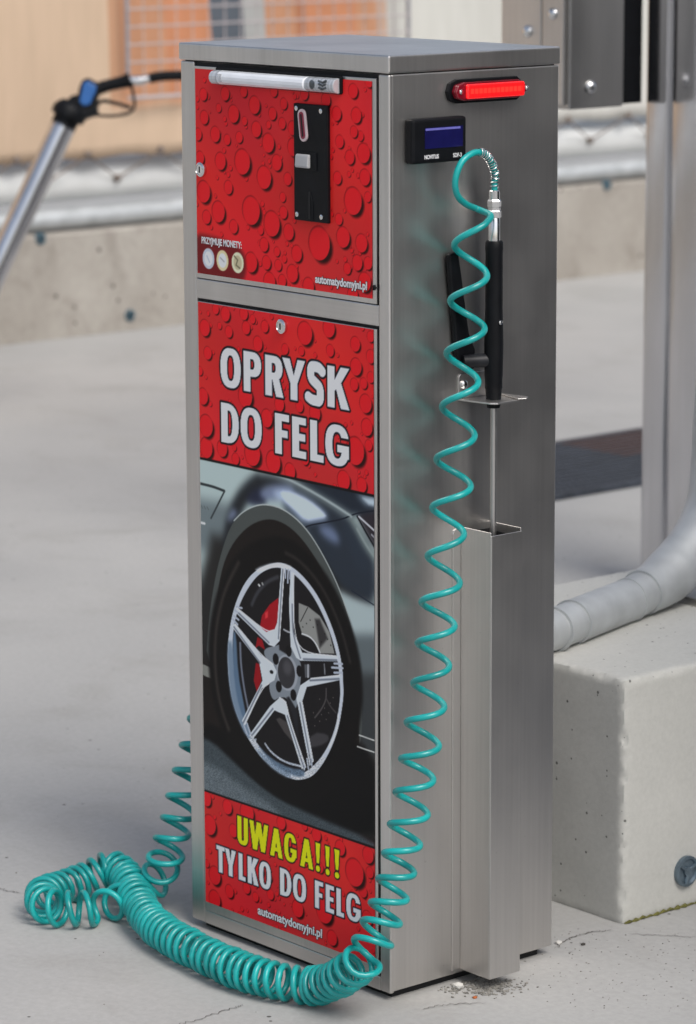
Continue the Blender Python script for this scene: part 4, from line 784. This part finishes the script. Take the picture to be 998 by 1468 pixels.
# light bar
M_LENS = mat('frosted_clear_lens', (0.80, 0.82, 0.86), 0.16, 0, 0.08, 30, coat=0.6); M_LENS2 = mat('ribbed_clear_lens_end', (0.50, 0.52, 0.55), 0.12, 0.2, 0.3, 300, 0.3, stretch=(1, .05, .05), coat=.6)
lb = MB().prism([(.0705, 1.0155), (.289, 1.0148), (.2915, 1.0165), (.2915, 1.0335), (.2895, 1.0352), (.0725, 1.0352), (.0705, 1.0335)], 1, -.0045, -.0012).build('light_bar', M_BLACK, cab, .0006)
def half_round(x0, x1, z0, z1, y0, bulge, m, nm, par):
    n = 8; zc = (z0 + z1) / 2; pr = [(y0, z0)] + [(y0 - bulge * math.sin(t) ** .7, zc - (z1 - z0) / 2 * math.cos(t)) for t in np.linspace(.12, math.pi - .12, n)] + [(y0, z1)]
    return MB().prism(pr, 0, x0, x1).build(nm, m, par, .0008, 2)
half_round(.0715, .0865, 1.0160, 1.0322, -.0044, .011, M_LENS2, 'lens_end', lb); half_round(.0868, .2395, 1.0160, 1.0322, -.0044, .012, M_LENS, 'lens', lb); half_round(.2398, .2890, 1.0158, 1.0325, -.0044, .010, M_LENS2, 'lens_end', lb)
M_DARKG = mat('lens_chip_grey', (0.08, 0.09, 0.10), 0.3, 0.3, 0.5, 200)
MB().lathe([(.0045, 0), (.005, .001), (.003, .0018), (.0005, .0018)], (.2535, -.0132, 1.0245), (0, -1, 0), 16).build('light_chip', M_DARKG, lb)
for z in (1.0215, 1.0255, 1.0290): MB().tube([(.265, -.0142, z), (.272, -.0146, z - .0015), (.278, -.0142, z + .001)], .0012, 6).build('light_wire', M_DARKG, lb)
for x in (.090, .094): MB().box(x, x + .0018, -.0170, -.0150, 1.020, 1.029).build('lens_rib', M_LENS2, lb)

# --- right side: red marker lamp, display
M_RED = mat('lit_red_lens', (0.70, 0.006, 0.008), 0.2, 0, 0.05, 30, emis=((1.0, 0.012, 0.015), 0.55), coat=.5); M_LED = mat('red_led', (0.8, 0.02, 0.015), 0.25, 0, 0.05, 30, emis=((1.0, 0.03, 0.02), 0.75)); M_RED2 = mat('dark_red_lens_end', (0.16, 0.004, 0.012), 0.2, 0, 0.2, 30, coat=.5)
def side_st(y0, y1, z0, z1, a_, b):                      # pointed stadium on the right face
    zc = (z0 + z1) / 2; h_ = (z1 - z0) / 2; k = .014
    return MB().prism([(y0 + k * .25, zc + h_ * .72), (y0 + k, z1), (y1 - k, z1), (y1 - .003, zc + h_ * .35), (y1, zc), (y1 - .003, zc - h_ * .35), (y1 - k, z0), (y0 + k, z0), (y0 + k * .25, zc - h_ * .72), (y0, zc)], 0, a_, b)
rl = side_st(.080, .197, 1.0045, 1.0305, W - .001, W + .005).build('marker_lamp', M_BLACK, cab, .001, 2)
side_st(.0845, .1935, 1.0075, 1.0275, W + .0045, W + .0125).build('lens_base', M_RED2, rl, .0018, 2)
MB().box(W + .012, W + .0165, .0985, .1845, 1.0095, 1.0255).build('lens', M_RED, rl, .0028, 3)
MB().box(W + .0164, W + .0167, .1030, .1800, 1.0150, 1.0205).build('led_strip', M_LED, rl)
for k in range(13): MB().box(W + .0160, W + .0169, .1015 + .0064 * k, .1024 + .0064 * k, 1.0112, 1.0238).build('lens_rib', M_RED, rl)
for y_ in (.0925, .1905): MB().lathe([(.0026, 0), (.0026, .001), (.001, .002)], (W + .0123, y_, 1.0175), (1, 0, 0), 12).build('screw', M_CHROME, rl)
ds = MB().box(W - .001, W + .013, .0220, .1010, .9430, .9915); ds_o = ds.build('display', M_BLACK, cab, .0035, 3)
M_SCR = mat('dark_blue_lcd', (0.006, 0.006, 0.05), 0.2, 0, 0.2, 60, emis=((0.02, 0.018, 0.20), 0.06)); M_SCR2 = mat('lit_lcd_line', (0.10, 0.10, 0.30), 0.2, 0, 0.2, 90, emis=((0.16, 0.15, 0.55), 0.25))
MB().box(W + .0128, W + .0135, .0395, .0945, .9590, .9815).build('screen', M_SCR, ds_o)
MB().box(W + .0134, W + .0138, .0402, .0905, .9785, .9808).build('screen_line', M_SCR2, ds_o)
def side_M(y, z, x): return Matrix(((0, 0, 1, x), (1, 0, 0, y), (0, 1, 0, z), (0, 0, 0, 1)))
text_mesh('lettering', 'NOVITUS', .0062, M_TXT, ds_o, side_M(.0390, .9480, W + .0132), .00012, .0205); text_mesh('lettering', 'SDF-3', .0062, M_TXT, ds_o, side_M(.0805, .9478, W + .0132), .00012, .0125)
# --- tool pocket: folded sheet, open on top
PY0_, PY1_, PX_ = .104, .151, W + .052; ZB, ZT = .016, .5305; th = .0016
pk = MB(); pk.box(W, PX_ - th, PY0_, PY0_ + th, ZB, ZT + .0035); pk.box(PX_ - th, PX_, PY0_, PY1_, ZB, ZT); pk.box(W, PX_ - th, PY1_ - th, PY1_, ZB, ZT + .0035); pk.box(W + .001, PX_ - th, PY0_ + th, PY1_ - th, ZB, ZB + .002)
pko = pk.build('tool_pocket', M_STEEL, cab, .0007, 3)
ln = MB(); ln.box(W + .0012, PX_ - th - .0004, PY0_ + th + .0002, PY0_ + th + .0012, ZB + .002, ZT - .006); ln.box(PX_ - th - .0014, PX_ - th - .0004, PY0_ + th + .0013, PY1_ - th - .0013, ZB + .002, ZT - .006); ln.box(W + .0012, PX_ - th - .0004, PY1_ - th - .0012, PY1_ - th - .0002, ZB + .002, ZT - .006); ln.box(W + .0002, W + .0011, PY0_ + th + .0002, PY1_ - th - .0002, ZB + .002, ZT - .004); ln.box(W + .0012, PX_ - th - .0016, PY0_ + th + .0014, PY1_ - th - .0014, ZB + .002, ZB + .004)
ln.build('pocket_shade', M_GAP, pko)  # no real insert: black sheets paint the shade deep in the pocket
for y0, y1 in ((PY0_ - .012, PY0_ - .0002), (PY1_ + .0002, PY1_ + .012)):
    r_ = .006; ol = [(y0, ZB), (y1, ZB), (y1, ZT + .002), (y0 + r_, ZT + .002), (y0 + r_ * .3, ZT + .002 - r_ * .3), (y0, ZT + .002 - r_)] if y0 < PY0_ else [(y0, ZB), (y1, ZB), (y1, ZT + .002 - r_), (y1 - r_ * .3, ZT + .002 - r_ * .3), (y1 - r_, ZT + .002), (y0, ZT + .002)]
    MB().prism(ol, 0, W, W + .0018).build('flange', M_STEEL, pko, .0004)
# --- gun bracket
GX, GYc = W + .027, .1290                                # gun axis
br = MB(); br.prism([(.100, .679), (.100, .703), (.103, .7065), (.150, .7065), (.150, .679)], 0, W, W + .0018); br.prism([(W, .100), (W + .044, .108), (W + .050, .114), (W + .050, .146), (W + .044, .150), (W, .158)], 2, .6765, .6785)
br.prism([(W + .006, .156), (W + .050, .144), (W + .054, .154), (W + .046, .164)], 2, .6790, .6802)
bro = br.build('gun_bracket', M_STEEL, cab, .0005)
MB().lathe([(.0048, 0), (.0048, .0018), (.003, .003), (.0012, .003)], (W + .0018, .1075, .694), (1, 0, 0), 16).build('screw', M_CHROME, bro)

# ------------------------------------------------------------------ the spray gun hanging in its bracket
gun = empty('spray_gun', (GX, GYc, .675), 'black spray gun with lever and thin steel lance on the dispenser side', 'spray gun')
A = lambda z, dx=0, dy=0: Vector((GX + dx, GYc + dy, z))
MB().lathe([(.0070, .669), (.0082, .674), (.0088, .684), (.0092, .690), (.0098, .691), (.0098, .700), (.0102, .705), (.0108, .74), (.0098, .78), (.0096, .84), (.0100, .846), (.0098, .8525), (.0085, .8545)], (GX, GYc, 0), (0, 0, 1), 26).build('grip', M_BLACK, gun)
MB().lathe([(.0066, .853), (.0066, .879), (.0060, .880)], (GX, GYc, 0), (0, 0, 1), 20).build('sleeve', M_CHROME, gun)
MB().lathe([(.0078, .880), (.0078, .887), (.0070, .888), (.0070, .891), (.0078, .892), (.0078, .898), (.0066, .900)], (GX, GYc, 0), (0, 0, 1), 6, False).build('hex_coupling', M_CHROME, gun)
MB().lathe([(.0062, .900), (.0062, .909), (.005, .910)], (GX, GYc, 0), (0, 0, 1), 18).build('ferrule', M_CHROME, gun)
lv = MB().prism([(.0795, .841), (.0870, .8435), (.0935, .842), (.0975, .822), (.1030, .790), (.1100, .752), (.1190, .733), (.1190, .712), (.1060, .709), (.0965, .716), (.0905, .733), (.0870, .770), (.0820, .810)], 0, GX - .0255, GX - .0185).build('lever', M_BLACK, gun, .0022, 2)
MB().tube([A(.722, -.016, -.031), A(.722, -.004, -.006)], [.0070, .0082], 18).build('knob', mat('dark_grey_knob', (0.010, 0.011, 0.014), 0.45, 0, 0.2, 60, spec=.3), gun)
MB().lathe([(.0026, 0), (.0026, .001), (.001, .0018)], (GX + .0105, GYc, .765), (1, 0, 0), 12).build('pin', M_CHROME, gun)
MB().tube([A(.674), A(.50), A(.22)], .0036, 14).build('lance', M_STEEL2, gun)

# ------------------------------------------------------------------ the spiral hose
LP_ = [(649, 265), (646, 350), (642, 430), (637, 506), (629, 583), (622, 660), (616, 729), (609, 797), (600, 864), (594, 922), (587, 980), (579, 1035), (571, 1088), (563, 1137), (555, 1184), (545, 1225), (537, 1260), (527, 1294), (517, 1320), (505, 1347)]
RP_ = [(709, 309), (704, 395), (697, 474), (691, 547), (685, 623), (678, 698), (670, 766), (664, 833), (656, 894), (650, 956), (642, 1012), (633, 1068), (626, 1118), (617, 1166), (607, 1212), (599, 1252), (589, 1288), (578, 1324), (564, 1354), (551, 1380)]
HR, TR = .0194, .0037
def plane_x(k): return W + .031 + .012 * min(1, k / 20)
ax = []                                                  # axis points, one for each half turn
for i in range(20):
    ax.append(on_plane(LP_[i][0] + 29.5, LP_[i][1] + 3, 0, plane_x(2 * i))); ax.append(on_plane(RP_[i][0] - 29.5, RP_[i][1] - 3, 0, plane_x(2 * i + 1)))
ax = [ax[0]] + [ax[i - 1] * .25 + ax[i] * .5 + ax[i + 1] * .25 for i in range(1, len(ax) - 1)] + [ax[-1]]
zg = HR + TR + .0005
gpx = [(494, 1398, .028), (470, 1409, .010), (445, 1413, 0), (393, 1405, 0), (337, 1388, 0), (280, 1362, 0), (240, 1340, 0), (212, 1316, .001), (196, 1288, .004), (182, 1260, .010), (163, 1245, .014), (140, 1252, .008), (112, 1265, 0), (78, 1276, 0), (60, 1287, 0), (70, 1299, 0), (98, 1303, 0), (128, 1302, 0), (150, 1300, 0), (186, 1284, 0)]
gp = [np.array(on_plane(a_, b, 2, zg + c_)) for a_, b, c_ in gpx]
rise = [on_plane(a_, b, 0, x_) for a_, b, x_ in ((222, 1262, -.075), (236, 1232, -.055), (247, 1199, -.05), (257, 1168, -.048), (266, 1135, -.046), (276, 1098, -.044), (287, 1056, -.042), (302, 1010, -.040), (316, 962, -.038), (326, 900, -.036))]
fine = []                                                # (axis point, angle)
A1 = catmull(ax, 16)
for i, q in enumerate(A1): fine.append((q, math.pi + math.pi * i / 16))
th0 = fine[-1][1]
A2 = catmull([A1[-1]] + gp + rise, 40); pitches = []
nk = len(gp)
for i, q in enumerate(A2[1:], 1):
    seg = i / 40; ds_ = float(np.linalg.norm(A2[i] - A2[i - 1]))
    if seg < 1: pit = .020 + (.0142 - .020) * seg
    elif seg < nk - 2: pit = .0142 + .0016 * math.sin(seg * 2.3)
    elif seg < nk + 1: pit = .034
    else: pit = .022 + .0016 * (seg - nk)
    if nk - 6 < seg < nk - 2: pit = .0185
    n_sub = max(1, int(ds_ / pit * 22)); 
    for s2 in range(1, n_sub + 1):
        t_s = s2 / n_sub; fine.append((A2[i - 1] * (1 - t_s) + A2[i] * t_s, th0 + 2 * math.pi * ds_ / pit * t_s))
    th0 += 2 * math.pi * ds_ / pit
pos = np.array([f_[0] for f_ in fine]); ang = np.array([f_[1] for f_ in fine])
ker = np.ones(9) / 9; tan = np.gradient(pos, axis=0)
tan = np.stack([np.convolve(np.pad(tan[:, k], 4, 'edge'), ker, 'valid') for k in range(3)], 1); tan /= np.linalg.norm(tan, axis=1)[:, None]
u = RT - tan[0] * RT.dot(tan[0]); u /= np.linalg.norm(u); hp = []
jr = random.Random(9); wob = [jr.uniform(-1, 1) for _ in range(200)]
for i in range(len(pos)):
    u = u - tan[i] * u.dot(tan[i]); u /= np.linalg.norm(u); w_ = np.cross(u, tan[i])
    if i == 0 and w_.dot(FW) > 0: SGN = -1.0
    elif i == 0: SGN = 1.0
    tn = ang[i] / (2 * math.pi); k = int(tn) % 199; fr_ = tn % 1; wb = wob[k] * (1 - fr_) + wob[k + 1] * fr_
    wb2 = wob[(k + 61) % 199] * (1 - fr_) + wob[(k + 62) % 199] * fr_; rr_ = HR * (1 + .06 * wb); sft = (.0032 if i > len(A1) else .0012) * wb2; q = pos[i] + tan[i] * sft + (u * math.cos(ang[i]) + w_ * SGN * math.sin(ang[i])) * rr_
    if q[2] < TR: q[2] = TR
    hp.append(q)
px0 = [(711.5, 292), (711.5, 272), (710, 252), (705, 234), (695, 221), (680, 219), (664, 230), (655, 248), (652.5, 266), (657, 282), (669, 293), (685, 300)]
st = [np.array((GX, GYc, .905)), np.array((GX, GYc, .918))] + [on_plane(a_, b, 0, GX + .004 * math.sin(i * .5)) for i, (a_, b) in enumerate(px0[2:])]
lead = catmull(st + [hp[16], hp[20]], 8)
path = lead[:-1] + hp[20:]
# end: a short straight tail up to a fitting on the left side panel, behind the front edge
endp = path[-1]; tail = catmull([endp, endp + np.array((.012, .004, .03)), np.array((-.022, endp[1] + .02, endp[2] + .06)), np.array((-.002, endp[1] + .03, endp[2] + .075))], 8)
path = path + tail[1:]
hose = empty('spiral_hose', (.1, -.06, 0), 'teal plastic spiral hose hanging off the spray gun and coiled along the paving', 'hose')
MB().tube(path, TR, 10).build('hose_tube', M_TEAL, hose)
# spring guard wound round the first bend
gpth = np.array(catmull([lead[i] for i in range(4, 42, 4)], 12)); gpth = gpth[:int(len(gpth) * .92)]
gt = np.gradient(gpth, axis=0); gt /= np.linalg.norm(gt, axis=1)[:, None]; u = np.array((1., 0, 0)); sp = []; tot = 0
for i in range(len(gpth) - 1):
    for s2 in range(6):
        f2 = s2 / 6; q = gpth[i] * (1 - f2) + gpth[i + 1] * f2; tot += float(np.linalg.norm(gpth[i + 1] - gpth[i])) / 6
        u = u - gt[i] * u.dot(gt[i]); u /= np.linalg.norm(u); w_ = np.cross(gt[i], u); a_ = tot / .0036 * 2 * math.pi; sp.append(q + (u * math.cos(a_) + w_ * math.sin(a_)) * (TR + .0008))
MB().tube(sp, .0007, 5).build('spring_guard', M_CHROME, hose)

# ------------------------------------------------------------------ grit and pebbles
M_GRIT = mat('grey_grit', (0.22, 0.21, 0.19), 0.9, 0, 0.5, 90); M_PEB = mat('pale_pebble', (0.55, 0.54, 0.51), 0.8, 0, 0.15, 60); M_DKP = mat('dark_pebble', (0.05, 0.045, 0.04), 0.8, 0, 0.3, 60)
def stone(mb, c, r, rs):
    b = bmesh.new(); bmesh.ops.create_icosphere(b, subdivisions=1, radius=1)
    sc_ = (rs.uniform(.7, 1.3), rs.uniform(.7, 1.3), rs.uniform(.5, .8)); vv = [(c[0] + v.co.x * r * sc_[0] * rs.uniform(.85, 1.15), c[1] + v.co.y * r * sc_[1] * rs.uniform(.85, 1.15), max(.0002, c[2] + (v.co.z + .6) * r * sc_[2])) for v in b.verts]
    b.verts.index_update(); mb.add(vv, [tuple(v.index for v in f_.verts) for f_ in b.faces]); b.free()
rs = random.Random(12); gm = MB()
for _ in range(520):
    px, py = rs.gauss(692, 26), rs.gauss(1414, 7)
    if py > 1432 or py < 1400: continue
    c = on_plane(px, py, 2, 0)
    if c[0] < W + .001 and 0 < c[1] < D: continue
    stone(gm, c, rs.uniform(.0008, .0022), rs)
for _ in range(150):
    px, py = rs.uniform(760, 998), rs.uniform(1330, 1450); c = on_plane(px, py, 2, 0); stone(gm, c, rs.uniform(.0004, .0011), rs)
for _ in range(120):
    c = on_plane(rs.uniform(0, 998), rs.uniform(900, 1460), 2, 0)
    if -.02 < c[0] < W + .02 and -.01 < c[1] < D + .02 or c[1] > BLY - .01: continue
    stone(gm, c, rs.uniform(.0004, .0012), rs)
tag(gm.build('grit', M_GRIT), 'loose grey grit scattered on the paving beside the dispenser', 'grit', kind='stuff')
for px, py, r_, m_, lab in ((657, 1416, .0065, M_PEB, 'pale pebble in the grit at the foot of the tool pocket'), (801, 1353, .0042, M_PEB, 'small white pebble on the paving between dispenser and concrete block'), (836, 1355, .0038, M_DKP, 'small black pebble on the paving near the concrete block'), (681, 1431, .0032, mat('rust_chip', (0.30, 0.08, 0.02), .8, 0, .3, 60), 'orange brown chip beside the grit by the tool pocket')):
    mb_ = MB(); stone(mb_, on_plane(px, py, 2, 0), r_, rs); tag(mb_.build('pebble', m_), lab, 'pebble')
